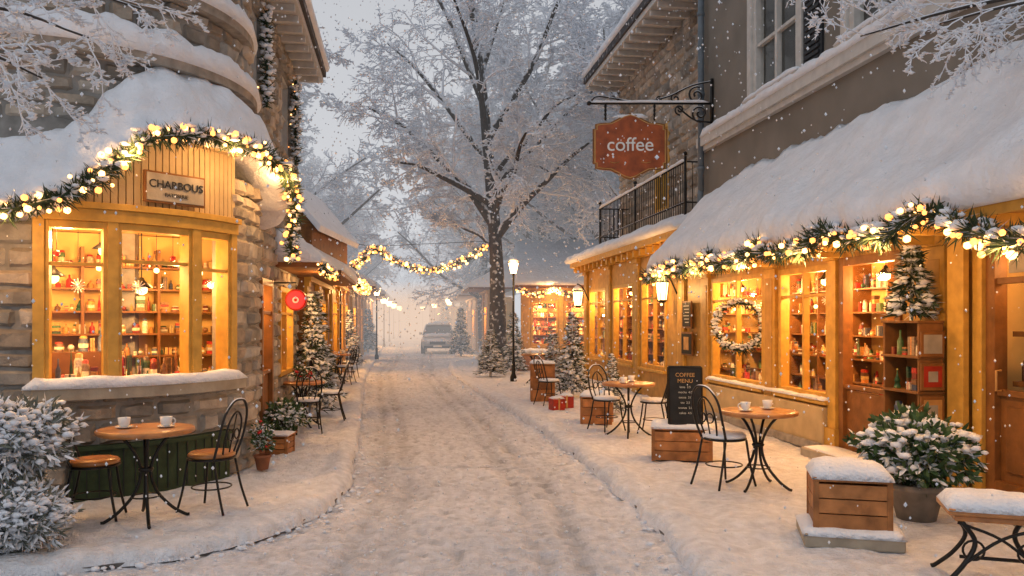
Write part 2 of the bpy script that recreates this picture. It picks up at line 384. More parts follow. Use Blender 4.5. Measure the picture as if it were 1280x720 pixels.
def shrub(w,h,seed,base=0,n=420,snow=70,leaf='leaf',pot=None,flowers=0,name='potted_shrub',ll=.07,rmin=.35,sq=1):
    rng=random.Random(seed); root=empty(name); mb=MB()
    for _ in range(14):
        a=rng.uniform(0,6.28); k=rng.uniform(.3,.8); tube(mb,[(0,0,base),(math.cos(a)*w*.25*k,math.sin(a)*w*.25*k,base+h*.4),(math.cos(a)*w*.45*k,math.sin(a)*w*.45*k,base+h*.8)],[.008,.006,.003],4,'bark')
    def rp():
        while 1:
            v=Vector((rng.uniform(-1,1),rng.uniform(-1,1),rng.uniform(-1,1)))
            if rmin<v.length<1: break
        v=v*(1+.4*nz(v.x*2.2+seed,v.y*2.2,v.z*2.2)); return v
    for _ in range(n):
        v=rp(); p=(v.x*w/2,v.y*w/2,base+h*.5+v.z*h/2); tuft(mb,p,v,ll,3,leaf,w=ll*.22 if leaf=='leaf' else ll*.13,spread=.9,rng=rng)
    for _ in range(snow):
        v=rp(); v.z=abs(v.z)*.9+.05 if rng.random()<.75 else v.z; v=v*1.05; q=rng.uniform(.014,.036)*(w/.7)*sq; blob(mb,(v.x*w/2,v.y*w/2,base+h*.5+v.z*h/2),(q*1.4,q*1.3,q*.75),'snow',jit=.4,rng=rng)
    for _ in range(flowers):
        v=rp()*1.0; blob(mb,(v.x*w/2,v.y*w/2,base+h*.5+v.z*h/2),.02,'flower',rng=rng)
    mb.obj('foliage',root,recalc=False)
    if pot:
        pr,ph,pm=pot; q=MB(); lathe(q,[(pr*.68,0),(pr*.95,ph*.82),(pr*1.06,ph*.84),(pr*1.06,ph),(pr*.92,ph),(pr*.88,ph*.86)],(0,0,0),20,pm); q.obj('pot',root)
    return root

# ================================================================ WORLD / CAMERA
w=bpy.data.worlds.new('World'); SC.world=w; w.use_nodes=True; nt=w.node_tree
bg=nt.nodes['Background']; sk=_n(nt,'ShaderNodeTexSky'); sk.sky_type='NISHITA'; sk.sun_disc=False
sk.sun_elevation=rad(38); sk.sun_rotation=rad(200); sk.dust_density=1; sk.air_density=1
hs=_n(nt,'ShaderNodeHueSaturation'); hs.inputs['Saturation'].default_value=.25
mxw=_n(nt,'ShaderNodeMix',data_type='RGBA'); mxw.inputs[0].default_value=.7; mxw.inputs[7].default_value=(6.9,7.15,7.7,1)
nt.links.new(sk.outputs[0],hs.inputs['Color']); nt.links.new(hs.outputs[0],mxw.inputs[6]); nt.links.new(mxw.outputs[2],bg.inputs[0]); bg.inputs[1].default_value=.084
sl=bpy.data.lights.new('sun','SUN'); sl.energy=.12; sl.angle=rad(25); sl.color=(1,.93,.85)
so=bpy.data.objects.new('sun',sl); SC.collection.objects.link(so); so.rotation_euler=(rad(52),0,rad(-20)); so.location=(0,-5,20)
cam=bpy.data.cameras.new('camera'); co=bpy.data.objects.new('camera',cam); SC.collection.objects.link(co); SC.camera=co
co.location=(0,0,1.65); co.rotation_euler=(rad(90),0,0); cam.lens=28.125; cam.sensor_width=36; cam.shift_y=.03125; cam.clip_end=2000; cam.clip_start=.05
SC.view_settings.view_transform='Standard'
try: SC.view_settings.look='None'
except Exception: pass
SC.view_settings.exposure=0
def hazemat(name,SG,col):  # emission of the volume stands in for light scattered in fog
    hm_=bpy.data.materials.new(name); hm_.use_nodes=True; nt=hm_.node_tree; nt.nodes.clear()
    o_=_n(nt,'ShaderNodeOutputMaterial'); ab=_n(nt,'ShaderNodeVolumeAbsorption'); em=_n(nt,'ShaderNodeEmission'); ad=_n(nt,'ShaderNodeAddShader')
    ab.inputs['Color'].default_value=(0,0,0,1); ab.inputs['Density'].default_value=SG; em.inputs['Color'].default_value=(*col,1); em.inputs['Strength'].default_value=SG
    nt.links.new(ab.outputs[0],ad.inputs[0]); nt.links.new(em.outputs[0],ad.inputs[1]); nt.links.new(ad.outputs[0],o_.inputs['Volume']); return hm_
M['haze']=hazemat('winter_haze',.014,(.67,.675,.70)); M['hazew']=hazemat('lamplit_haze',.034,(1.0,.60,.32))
g=MB(); box(g,-90,90,23,170,-.185,26,'haze'); g.obj('haze')  # self-glowing fog volume; pale emission replaces scattered daylight
g=MB(); box(g,-24,0,40,110,-.17,3.6,'hazew'); g.obj('lamplit_haze')  # warm emission put in to look like lamplight; the volume scatters none

# ================================================================ GROUND
g=MB(); g.add([(-900,-300,-.19),(900,-300,-.19),(900,1500,-.19),(-900,1500,-.19)],[(0,1,2,3)],'snow'); g.obj('ground')
KL=[(-9,4.75),(-6,5.0),(-4,5.3),(-3.1,5.5),(-2.42,5.9),(-1.98,6.47),(-1.74,7.17),(-1.72,8.25),(-1.95,9.7),(-2.3,11.8),(-3.13,16.5),(-4.37,23.6),(-5.3,30),(-7.1,43),(-9.6,60),(-14,90)]
BL=[(-11,12),(-9,11.5),(-8,11),(-7.4,11),(-6.8,11),(-6.2,11),(-5.8,11),(-5.4,11.2),(-5.2,12),(-5.6,13.5),(-6.2,17.5),(-7.4,24),(-8.6,30),(-10.5,43),(-13,60),(-18,90)]
KR=[(1.5,1.0),(1.4,3.2),(1.29,5.16),(1.25,6.23),(1.1,8.05),(.82,10.3),(.57,11.8),(0,15.3),(-.8,19.4),(-2.0,26.6),(-2.5,33),(-3.1,43),(-5.6,60),(-10,90)]
BR=[(7,1.0),(7,3.2),(6.8,5.16),(6.5,6.23),(6.3,8.05),(6,10.3),(5.8,11.8),(5.2,15.3),(5,19.4),(5,26.6),(5,33),(5,43),(3,60),(0,90)]
kedge=[]
def pavement(name,K,B):
    n=26; k2=spline([(a,b,0) for a,b in K],n); b2=spline([(a,b,0) for a,b in B],n); kedge.extend(k2)
    ts=[0,0,.0,.004,.012,.025]+[.025+.975*((i+1)/90)**1.15 for i in range(90)]
    vs=[];N=len(ts)
    for i in range(len(k2)):
        k,b=k2[i],b2[i]; L=(b-k).length; e=.04*nz(k.x*2.2,k.y*2.2,1)+.04*nz(k.x*7,k.y*7,2); D=(b-k).normalized()
        for j,t in enumerate(ts):
            p=k.lerp(b,t)-D*((e+.02)*(1-min(1,t*L/.3)))
            if j==0: p=p-D*.035; z=-.088
            elif j==1: p=p-D*.025; z=-.055
            elif j==2: p=p-D*.005; z=-.018
            else:
                z=.0+.024*nz(p.x*1.3,p.y*1.3,0)+.022*nz(p.x*4.5,p.y*4.5,3)+.014*nz(p.x*12,p.y*12,5)+.05*math.exp(-((t*L-.18)/.14)**2)*(1+nz(p.x*2,p.y*2,9))*.7
                z-=.022*max(0,nz(p.x*6,p.y*6,21)-.15)*2
                if j==3: z*=.6
            vs.append((p.x,p.y,z))
    fs=[(i*N+j,i*N+j+1,(i+1)*N+j+1,(i+1)*N+j) for i in range(len(k2)-1) for j in range(N-1)]
    m=MB(); m.add(vs,fs,'snowg',(1,1,1),True); root=empty(name); m.obj('snow_cover',root)
    kb=MB(); vs=[];fs=[]
    for i,k in enumerate(k2):
        d=(b2[i]-k).normalized(); k=k-d*.03; a=k+d*.16
        vs+=[(k.x,k.y,-.2),(k.x,k.y,-.06),(a.x,a.y,-.06),(a.x,a.y,-.2)]
    for i in range(len(k2)-1):
        for q in range(3): fs.append((i*4+q,i*4+q+1,i*4+4+q+1,i*4+4+q))
    kb.add(vs,fs,'kerb'); kb.obj('kerb',root)
pavement('pavement',KL,BL); pavement('pavement',KR,BR)
def kx(K,y):
    for (x0,y0),(x1,y1) in zip(K,K[1:]):
        if y0<=y<=y1: return x0+(x1-x0)*(y-y0)/(y1-y0)
    return K[0][0] if y<K[0][1] else K[-1][0]
KLs=[p for p in KL if p[1]>8]
ys=[1.0]
while ys[-1]<95: ys.append(ys[-1]+max(.03,ys[-1]*.0072))
nc=280; vs=[];cols=[]
def foot(x,y):
    d=0
    for x0,sl_,ph,st in((-.55,-.13,0,.66),(.35,-.10,.3,.7),(-1.2,-.12,.5,.62),(.05,-.16,.1,.68)):
        k=round((y-ph)/st)
        for kk in(k-1,k,k+1):
            yc=ph+kk*st+.05*math.sin(kk*7.1); xc=x0+sl_*(yc-6)+(.10 if kk%2 else -.10)+.03*math.sin(kk*3.7)
            d+=math.exp(-((x-xc)/.05)**2-((y-yc)/.12)**2)
    return min(1,d)
for y in ys:
    xl=-12 if y<9.5 else kx(KLs,y)-1.2; xr=kx(KR,y)+1.0
    ctr=(max(kx(KLs,max(y,8.3)),-99)+kx(KR,y))/2
    for i in range(nc):
        s=i/(nc-1)
        if y<9.5: x=(-12+9*(s/.15)) if s<.15 else (-3+(xr+3)*((s-.15)/.85))
        else: x=xl+(xr-xl)*s
        wv=.12*nz(y*.15,3.3); q=0
        for o in(-1.0,-.72,.42,.72): q+=math.exp(-((x-ctr-o-wv)/.10)**2)
        q=min(1,q)*(.75+.6*nz(x*3,y*.6,1)); rib=1+.35*math.sin(y*38) if y<14 else 1
        ft=foot(x,y) if y<16 else 0
        cl=nz(x*9,y*9,7); c3=nz(x*19,y*19,1)
        h=.018*nz(x*1.2,y*1.2)+.020*nz(x*4,y*4,2)+.018*cl+.015*c3-.034*q*rib-.035*ft
        h+=.03*max(0,1-abs(x-xr+1.0)/.5)*(.5+nz(x*3,y*3,8))
        c=.98-.22*q-.16*ft-.08*(nz(x*1.6,y*.9,5)+.2)-.26*max(0,-cl)-.20*max(0,-c3); vs.append((x,y,-.1+h)); cols.append(max(.45,min(1,c)))  # ruts, prints and hollows darkened: compacted snow plus painted relief shade
fs=[(j*nc+i,j*nc+i+1,(j+1)*nc+i+1,(j+1)*nc+i) for j in range(len(ys)-1) for i in range(nc-1)]
r_=MB(); r_.add(vs,fs,'snowg',(1,1,1),True); r_.c=[(cols[f[0]],cols[f[0]],cols[f[0]]*1.01) for f in fs]; r_.obj('road')
m=MB(); rc=random.Random(9)
for k in kedge:
    if k.y>26 or k.y<3: continue
    for _ in range(2):
        q=rc.uniform(.006,.024)*(1.4 if rc.random()<.15 else 1); blob(m,(k.x+rc.gauss(0,.15),k.y+rc.uniform(-.15,.15),-.09+rc.uniform(0,.02)),(q*1.3,q*1.2,q*.7),'snow',jit=.35,rng=rc)
for _ in range(1100):
    y=3.5+16*rc.random()**1.3; x=rc.uniform(kx(KLs,max(y,8.3)),kx(KR,y)) if y>6 else rc.uniform(-3,1.3); q=rc.uniform(.005,.016); blob(m,(x,y,-.092),(q*1.3,q*1.2,q*.8),'snow',jit=.4,rng=rc,o=True)
m.obj('snow_clods',recalc=False)
print('ground',time.time()-T0)

# ================================================================ BUILDING HELPERS
def interior(root,path,u0,u1,z0,z1,nb,shelves=(.45,.8,1.12,1.44,1.76,2.08),hm=.27,lights=(),P=40,front=-.14,wallm='inwall',pend=True,sh=True,big=1):
    w=MB(); fbox(w,path,u0,u1,z0,z1,-nb-.06,-nb,wallm); fbox(w,path,u0,u1,z0-.06,z0-.001,-nb,front,'inwood'); fbox(w,path,u0,u1,z1+.001,z1+.06,-nb,front,wallm)
    fbox(w,path,u0-.06,u0-.001,z0,z1,-nb,front,wallm); fbox(w,path,u1+.001,u1+.06,z0,z1,-nb,front,wallm); w.obj('interior_room',root)
    if sh:
        s=MB(); q=MB()
        u=u0+.02
        while u<u1-.1:
            fbox(s,path,u,u+.03,z0,z1-.12,-nb+.001,-nb+.32,'inwood'); u+=.85
        for h in shelves:
            if h>z1-.2: continue
            fbox(s,path,u0+.03,u1-.03,h-.02,h,-nb+.002,-nb+.30,'inwood'); goods(q,path,u0+.06,u1-.06,h+.001,-nb+.04,-nb+.29,hm,big=big)
        e=P2(path(u1-.002,front-.12),path(u1-.002,-nb+.35),1)
        a=path(u0,0); b=path(u1,0)
        if e.N[0]*(a[0]-b[0])+e.N[1]*(a[1]-b[1])<0: e=P2(path(u1-.002,front-.12),path(u1-.002,-nb+.35),-1)
        if e.L>.3:
            for h in shelves:
                if h>z1-.2: continue
                fbox(s,e,0,e.L,h-.02,h,.001,.26,'inwood'); goods(q,e,.02,e.L-.02,h+.001,.03,.24,hm,big=big)
        s.obj('shelves',root); q.obj('shop_goods',root,recalc=False)
    m=MB()
    for (u,n,z) in lights:
        x,y=path(u,n)
        if pend: pendant(m,x,y,z1,z)
        plight(x,y,z-.12,P,root,.07)
    if pend and lights: m.obj('pendant_lamps',root)

def shop(name,path,u0,u1,h,wins,wallm='yellow',framem='yellow2',nb=1.2,P=30,doors=(),lstep=1.4,big=1,ceil=2.55,mull=True):
    root=empty(name); wl=MB(); fr=MB(); gl=MB(); q=MB()
    holes=[(a,b,c,d) for a,b,c,d in wins]+[(a,b,c,d) for a,b,c,d in doors]
    wall(wl,path,u0,u1,0,h,holes,-.14,0,wallm)
    for a,b,c,d in wins:
        mm=[(a+b)/2] if (b-a)>1.2 else []
        window(fr,gl,path,a,b,c,d,mm,[d-.38] if mull else [],.075,framem)
        fbox(fr,path,a-.04,b+.04,c-.06,c-.002,-.13,.10,framem); goods(q,path,a+.08,b-.08,c+.03,-.5,-.16,.24,big=big)
        fbox(wl,path,a,b,c-.05,c+.028,-.52,-.141,'inwood')
        zc=c+.55; fbox(wl,path,a,b,zc-.015,zc,-.66,-.48,'inwood'); goods(q,path,a+.05,b-.05,zc+.001,-.65,-.49,.22,big=big)
        k=0; u=a+.2
        while u<b-.1: x,y=path(u,-.22); ornament(q,x,y,d,d-.25-.12*((k*7)%3),(k%3)); u+=.28*big; k+=1
    for a,b,c,d in doors:
        window(fr,gl,path,a,b,c,d,[],[c+.75],.1,'door'); fbox(fr,path,a+.1,b-.1,c+.1,c+.7,-.09,-.02,'door')
    hs=sorted(holes); ed=[u0]+[x for k in hs for x in (k[0],k[1])]+[u1]
    for i in range(0,len(ed),2):
        a,b=ed[i],ed[i+1]
        if b-a>.12:
            m_=(a+b)/2; w_=min(.34,(b-a)-.04)
            fbox(fr,path,m_-w_/2,m_+w_/2,.32,h-.22,.002,.06,framem); fbox(fr,path,m_-w_/2-.03,m_+w_/2+.03,.02,.32,.002,.09,framem); fbox(fr,path,m_-w_/2-.03,m_+w_/2+.03,h-.22,h-.121,.002,.10,framem)
            if w_>.2: fbox(fr,path,m_-w_/2+.06,m_+w_/2-.06,.45,h-.35,.061,.07,wallm)
    fbox(fr,path,u0,u1,h-.12,h-.02,.004,.13,framem)
    wl.obj('walls',root,bevel=.004); fr.obj('frames',root,bevel=.005); gl.obj('glass_panes',root,recalc=False); q.obj('window_display',root,recalc=False)
    n=max(1,int((u1-u0)/lstep)); ls=[(u0+(i+.5)*(u1-u0)/n,-.40,ceil-.35) for i in range(n)]
    interior(root,path,u0+.08,u1-.08,.08,ceil,nb,lights=ls,P=P,big=big)
    return root
def body(root,path,u0,u1,z1,n0,n1,mat,z0=0):
    m=MB(); fbox(m,path,u0,u1,z0,z1,n1,n0,mat); m.obj('rear_volume',root)
def lantern(path,u,n,z,P=10,name='wall_lantern',s=1.8):
    root=empty(name); m=MB(); x0,y0=path(u,0); x,y=path(u,n)
    tube(m,spline([(x0,y0,z-.05),((x0+x)/2,(y0+y)/2,z+.14*s),(x,y,z+.2*s),(x,y,z+.17*s)],5),.009*s,6,'iron')
    S=lambda L_:[(a*s,b*s) for a,b in L_]
    lathe(m,S([(.01,.17),(.03,.15),(.08,.10),(.075,.095)]),(x,y,z),6,'iron',smooth=False); lathe(m,S([(.03,-.12),(.05,-.10),(.05,-.09)]),(x,y,z),6,'iron',smooth=False)
    lathe(m,S([(.045,-.09),(.066,.095)]),(x,y,z),6,'lamp',smooth=False)
    for k in range(6):
        a=k*math.pi/3; tube(m,[(x+.05*s*math.cos(a),y+.05*s*math.sin(a),z-.1*s),(x+.073*s*math.cos(a),y+.073*s*math.sin(a),z+.1*s)],.004*s,4,'iron')
    lathe(m,S([(.075,.115),(.05,.16),(.01,.19)]),(x,y,z),8,'snow')
    m.obj('lantern_body',root); xx,yy=path(u,n+.22); plight(xx,yy,z,P,root,.05); return root

RF=PL(5.37,-.14,-1); LF=PL(-1.8,-.14,1)

# ================================================================ RIGHT: GIFT SHOP
W1=(11.75,13.75,.65,2.35); W2=(9.97,11.3,.65,2.35); D1=(8.55,9.75,.1,2.4)
gs=shop('gift_shop',RF,7.42,14.2,2.6,[W1,W2],doors=[D1],P=68,nb=1.15,lstep=1.3)
m=MB()
fr=MB();gl=MB(); D2=(6.25,7.3,.1,2.35)
wall(m,RF,3.5,7.42,0,2.6,[D2],-.14,0,'yellow')
window(fr,gl,RF,*D2,[],[1.0,2.0],.11,'door')
fbox(fr,RF,6.36,7.19,.21,.98,-.09,-.03,'door')
for a,b in((6.45,6.75),(6.8,7.1)): fbox(fr,RF,a,b,.3,.88,-.029,-.012,'door')
for u in (6.62,6.9): fbox(fr,RF,u-.012,u+.012,1.02,1.98,-.07,-.03,'door')
fbox(fr,RF,7.3,7.42,0.02,2.45,.002,.07,'yellow2'); fbox(fr,RF,6.1,6.25,.02,2.45,.002,.07,'yellow2')
fbox(fr,RF,7.42,7.64,.02,2.5,.102,.16,'yellow2')
fbox(fr,RF,6.55,7.0,2.06,2.24,.032,.05,'plaque')
tube(fr,[(*RF(7.12,.02),1.02),(*RF(7.12,.07),1.02),(*RF(7.12,.07),1.2),(*RF(7.12,.02),1.2)],.012,6,'gold')
fr.obj('entrance_door',gs,bevel=.006); gl.obj('door_glass',gs,recalc=False)
wv=MB(); fbox(wv,RF,6.3,7.25,.1,2.35,-.5,-.45,'inwall'); goods(wv,RF,6.4,7.2,1.1,-.44,-.2,.3); fbox(wv,RF,6.35,7.2,1.05,1.098,-.44,-.16,'inwood'); goods(wv,RF,6.4,7.2,1.55,-.44,-.2,.3); fbox(wv,RF,6.35,7.2,1.5,1.548,-.44,-.16,'inwood'); wv.obj('door_display',gs); x,y=RF(6.8,-.28); plight(x,y,2.15,14,gs)
UA=(10.75,12.15,4.98,7.3); UB=(8.4,9.55,4.98,7.3); UC=(5.6,6.9,4.98,7.3)
wall(m,RF,3.5,14.2,2.6,9,[UA,UB,UC],-.22,-.003,'stucco')
fbox(m,RF,3.5,14.17,4.68,4.84,-.002,.13,'trim'); fbox(m,RF,3.5,14.17,4.60,4.679,-.002,.08,'trim')
m.obj('upper_walls',gs)
fr=MB();gl=MB()
for a,b,c,d in(UA,UB,UC):
    window(fr,gl,RF,a,b,c,d,[(a+b)/2],[c+.8,c+1.55],.10,'trim',n=-.02)
    fbox(fr,RF,a-.13,a-.001,c-.1,d+.15,-.002,.05,'trim'); fbox(fr,RF,b+.001,b+.13,c-.1,d+.15,-.002,.05,'trim'); fbox(fr,RF,a-.16,b+.16,c-.13,c-.002,-.0025,.12,'trim')
    fbox(fr,RF,a,b,c,d,-.7,-.66,'dark')  # dark sheet painted in for the unlit room behind the glass
    for k in range(7): fbox(fr,RF,a+.03+k*.035,a+.055+k*.035,c,d,-.34-.02*(k%2),-.31-.02*(k%2),'plaque')
    for (p,q) in ((a-.62,a-.16),):
        fbox(fr,RF,p,q,c-.05,d+.05,.0,.035,'dark')
        z=c
        while z<d: fbox(fr,RF,p+.05,q-.05,z,z+.045,.036,.055,'dark'); z+=.075
fr.obj('upper_windows',gs,bevel=.005); gl.obj('upper_glass',gs,recalc=False)
m=MB(); fbox(m,RF,14.17,14.2,0,9,-5,-.142,'stucco'); fbox(m,RF,3.5,14.2,9,9.3,-5,.6,'slate'); fbox(m,RF,3.47,3.5,0,9,-5,0,'stucco'); m.obj('side_walls_roof',gs)
m=MB(); snowstrip(m,RF,3.5,13.95,.0,.15,4.84,.13); 
for a,b,c,d in(UA,UB,UC): snowstrip(m,RF,a-.15,b+.15,.0,.13,c-.002,.07)
m.obj('ledge_snow',gs)
tp=[(*RF(14.02,.1),z) for z in (9,6,3.9)]; m=MB(); tube(m,tp,.055,10,'pipe')
for z in (4.3,5.6,7,8): lathe(m,[(.065,-.03),(.068,0),(.065,.03)],(*RF(14.02,.1),z),12,'pipe')
tube(m,[(*RF(14.02,.1),4.0),(*RF(14.02,.12),3.7),(*RF(14.02,.1),2.7)],.05,10,'pipe'); m.obj('downpipe',gs)
AE=13.45
m=MB(); fbox(m,RF,3.6,AE-.12,2.47,2.51,.005,1.1,'yellow'); fbox(m,RF,3.6,AE-.12,2.40,2.54,1.101,1.13,'yellow2')
u=3.8
while u<AE-.2: fbox(m,RF,u,u+.06,2.38,2.469,.17,1.09,'yellow2'); u+=.8
m.obj('awning_frame',gs,bevel=.004)
def awn(u):
    t=min(1,min(u-3.55,AE-u)/.45+.01); k=math.sqrt(max(0,1-(1-t)**2)); P=[]
    x=u
    for i in range(15):
        s=i/14; n=1.14*s; base=3.62-1.1*s**1.15; th=(.38+.17*nz(x*.8,s*2)+.08*nz(x*2.4,s*4,2)+.03*nz(x*7,s*12,2))*k*(1-.12*s)
        P.append((n,base+th))
    ed=.08*nz(x*1.3,7)+.04*nz(x*5,3)
    zt=P[-1][1]
    P+=[(1.22+ed,zt-.08),(1.26+ed,zt-.18),(1.26+ed,zt-.27),(1.24+ed,2.50+ed*.5),(1.17,2.47)]
    P+=[(1.0,2.512),(.5,2.512),(0,2.512)]
    return P
m=MB(); sweep(m,RF,lin(3.55,AE,260),awn,'snow'); m.obj('awning_snow',gs)
m=MB(); fbox(m,RF,8.45,9.9,-.03,.1,.0,.45,'plaque'); fbox(m,RF,6.1,7.45,-.03,.1,.0,.4,'plaque'); m.obj('doorsteps',gs,bevel=.02)
m=MB(); snowstrip(m,RF,8.47,9.88,.05,.44,.1,.035); snowstrip(m,RF,9.95,13.8,.0,.11,.652,.035); m.obj('step_snow',gs)
m=MB(); fbox(m,RF,9.97,13.75,0,.56,.002,.12,'cream'); fbox(m,RF,9.97,13.75,.0,.12,.121,.16,'stone'); m.obj('plinth',gs,bevel=.02)
gp=[]
for i in range(86):
    u=AE-.12-i*.1; z=2.47-.12*abs(math.sin((u-.3)*2.1))-.05; 
    if u<6.2: z-=.18*math.sin(min(1,(6.2-u)/.8)*math.pi/2)
    gp.append((*RF(u,1.31+.03*math.sin(u*5)),z+.05+.03*math.sin(u*9)))
garland('awning_garland',gp,.14,260,24,30,lights=6,P=34,bs=.024)

# ================================================================ RIGHT: COFFEE HOUSE
ch=shop('coffee_house',RF,14.22,23.3,3.15,[(16.1,17.75,.62,2.5),(18.35,20.1,.62,2.5),(20.8,22.6,.62,2.5)],P=85,nb=1.2,lstep=2.2,ceil=2.7,big=1.4)
m=MB(); fbox(m,RF,14.25,23.35,3.15,3.28,-.1,.42,'yellow2'); fbox(m,RF,14.25,23.35,3.06,3.149,-.1,.22,'yellow2')
u=14.5
while u<23.2: fbox(m,RF,u,u+.09,3.0,3.14,.14,.36,'yellow2'); u+=.45
m.obj('cornice',ch,bevel=.004)
def rf(u):
    t=min(1,min(u-14.2,23.45-u)/.3+.01); k=math.sqrt(max(0,1-(1-t)**2)); P=[]
    for i in range(9):
        s=i/8; P.append((-.75+1.28*s,3.64-.34*s+.2*k*(1+.6*nz(u*2,s*3))*(1-.3*s**4)))
    P+=[(.57,3.36),(.52,3.282),(-.75,3.282)]; return P
m=MB(); sweep(m,RF,lin(14.2,23.45,120),rf,'snow'); m.obj('roof_snow',ch)
m=MB(); wall(m,RF,14.22,22.3,3.3,8.2,[(15.2,16.1,3.7,5.9),(18.2,19.2,4.2,6.2)],-1.0,-.8,'mortar'); stones(m,RF,14.22,22.3,3.3,8.2,[(15.2,16.1,3.7,5.9),(18.2,19.2,4.2,6.2)],n=-.8,h=.22,lr=(.3,.7),out=.05)
fbox(m,RF,22.25,22.29,0,8.2,-5,-1.001,'mortar'); m.obj('stone_storey',ch,recalc=False)
fr=MB();gl=MB()
for a,b,c,d in((15.2,16.1,3.7,5.9),(18.2,19.2,4.2,6.2)):
    window(fr,gl,RF,a,b,c,d,[(a+b)/2],[c+1.4],.08,'yellow2',n=-.8); fbox(fr,RF,a,b,c,d,-1.5,-1.45,'inwall')
x,y=RF(15.65,-1.15); plight(x,y,5.2,18,ch); fr.obj('upper_windows',ch); gl.obj('upper_glass',ch,recalc=False)
m=MB(); fbox(m,RF,14.23,22.7,8.2,8.32,-4,.12,'trim'); fbox(m,RF,14.23,22.7,8.321,8.5,-4,.17,'slate')
u=14.4
while u<22.6: fbox(m,RF,u,u+.08,8.08,8.199,-.79,.08,'trim'); u+=.5
m.obj('eaves',ch,bevel=.006)
m=MB(); sweep(m,RF,lin(14.2,22.75,60),lambda u:[(.2,8.5),(.23,8.6),(.16,8.74+.04*nz(u,1)),(-1,9.25),(-4,10.6),(-4,8.5)],'snow'); m.obj('high_roof_snow',ch)
bal=MB(); 
for z in (3.86,4.62): tube(bal,[(*RF(15.0,.02),z),(*RF(21.4,.02),z)],.018,6,'ironsnow')
u=15.0
while u<=21.41:
    tube(bal,[(*RF(u,.02),3.5),(*RF(u,.02),4.62)],.009,4,'iron'); u+=.13
for u in (15.0,18.2,21.4): tube(bal,[(*RF(u,.02),3.4),(*RF(u,.02),4.72)],.028,6,'iron'); blob(bal,(*RF(u,.02),4.77),.05,'iron',jit=0)
for u in (15.0,21.4): 
    for z in(3.86,4.62): tube(bal,[(*RF(u,.02),z),(*RF(u,-.78),z)],.016,5,'iron')
    for k in range(6): tube(bal,[(*RF(u,-.12*k),3.5),(*RF(u,-.12*k),4.62)],.009,4,'iron')
bal.obj('balcony_railing',ch)
m=MB(); snowstrip(m,RF,15,21.4,-.0,.05,4.635,.05); m.obj('railing_snow',ch)
mb_=MB()
for a,b,c,d in((14.5,14.95,1.5,2.0),(14.45,15.0,1.0,1.43)): fbox(mb_,RF,a,b,c,d,.075,.10,'door'); fbox(mb_,RF,a+.03,b-.03,c+.03,d-.03,.101,.108,'black')
for k in range(6): fbox(mb_,RF,14.58,14.86-.04*(k%3),1.9-k*.06,1.915-k*.06,.109,.111,'chalk')
fbox(mb_,RF,14.6,14.85,1.1,1.34,.109,.112,'gold')
mb_.obj('wall_menu_board'); 
lantern(RF,22.75,.32,2.25,24,s=2.1); lantern(RF,15.5,.30,2.2,40)

# ---- coffee sign
sg=empty('coffee_sign'); D=13.7; cx,cz=2.02,4.62
def plaque(mb,s,y0,y1,mat):
    H=[(-.64,.30),(-.60,.30),(-.60,.38),(-.50,.40),(-.34,.41),(-.22,.47),(-.10,.54),(0,.57),(.10,.54),(.22,.47),(.34,.41),(.50,.40),(.60,.38),(.60,.30),(.64,.30)]
    o=H+[(x,-z) for x,z in reversed(H)]
    n=len(o); vs=[(cx+x*s,D+y0,cz+z*s) for x,z in o]+[(cx+x*s,D+y1,cz+z*s) for x,z in o]
    mb.add(vs,[tuple(range(n)),tuple(range(n,2*n))]+[(i,(i+1)%n,n+(i+1)%n,n+i) for i in range(n)],mat)
m=MB(); plaque(m,1,-.02,.02,'door'); plaque(m,.955,-.028,.028,'gold'); plaque(m,.925,-.034,.034,'sign'); m.obj('sign_board',sg,bevel=.004)
text('coffee',(cx,D-.036,cz+.02),0,.33,'white',sg,.006,bold=.001)
m=MB()
for x in(-.3,.3):
    tube(m,[(cx+x*.9-.08,D-.04,cz-.27),(cx+x*.9,D-.04,cz-.29),(cx+x*.9+.08,D-.04,cz-.27)],.006,4,'gold')
m.obj('flourish',sg)
m=MB(); zb=5.36; wx=3.42
tube(m,[(wx,D,zb),(1.34,D,zb)],.022,8,'ironsnow'); blob(m,(1.32,D,zb),.045,'iron',jit=0); tube(m,[(wx,D,zb-.35),(wx,D,zb+.42)],.03,8,'iron')
def scroll(cx_,cz_,r0,r1,a0,turn,k=26): return [(cx_+(r0+(r1-r0)*i/k)*math.cos(a0+turn*i/k),D,cz_+(r0+(r1-r0)*i/k)*math.sin(a0+turn*i/k)) for i in range(k+1)]
tube(m,spline([(wx,D,zb+.38),(wx-.35,D,zb+.30),(wx-.8,D,zb+.10),(wx-1.3,D,zb+.03),(1.5,D,zb+.12),(1.36,D,zb+.05)],6),.016,6,'ironsnow')
tube(m,scroll(wx-.26,zb+.14,.15,.03,1.2,9),.018,6,'ironsnow'); tube(m,scroll(wx-.2,zb-.17,.15,.03,-1.5,-9),.018,6,'ironsnow'); tube(m,scroll(wx-.62,zb+.08,.09,.02,1.2,8),.015,6,'iron'); tube(m,scroll(wx-.55,zb-.11,.09,.02,-1.5,-8),.015,6,'iron'); tube(m,scroll(wx-.9,zb+.06,.06,.02,1.2,8),.012,6,'iron')
tube(m,spline([(wx,D,zb-.33),(wx-.3,D,zb-.28),(wx-.6,D,zb-.05)],6),.016,6,'iron')
for x in(-.42,.42):
    for k in range(4):
        lathe(m,[(.016,-.035),(.024,0),(.016,.035)],(cx+x,D,zb-.05-k*.07),6,'iron')
m.obj('wrought_bracket',sg)
m=MB(); snowstrip(m,P2((1.36,D),(3.4,D),1),0,2.0,-.02,.02,zb+.02,.03); snowstrip(m,P2((cx-.3,D),(cx+.3,D),1),0,.6,-.022,.022,cz+.5,.05); m.obj('sign_snow',sg)

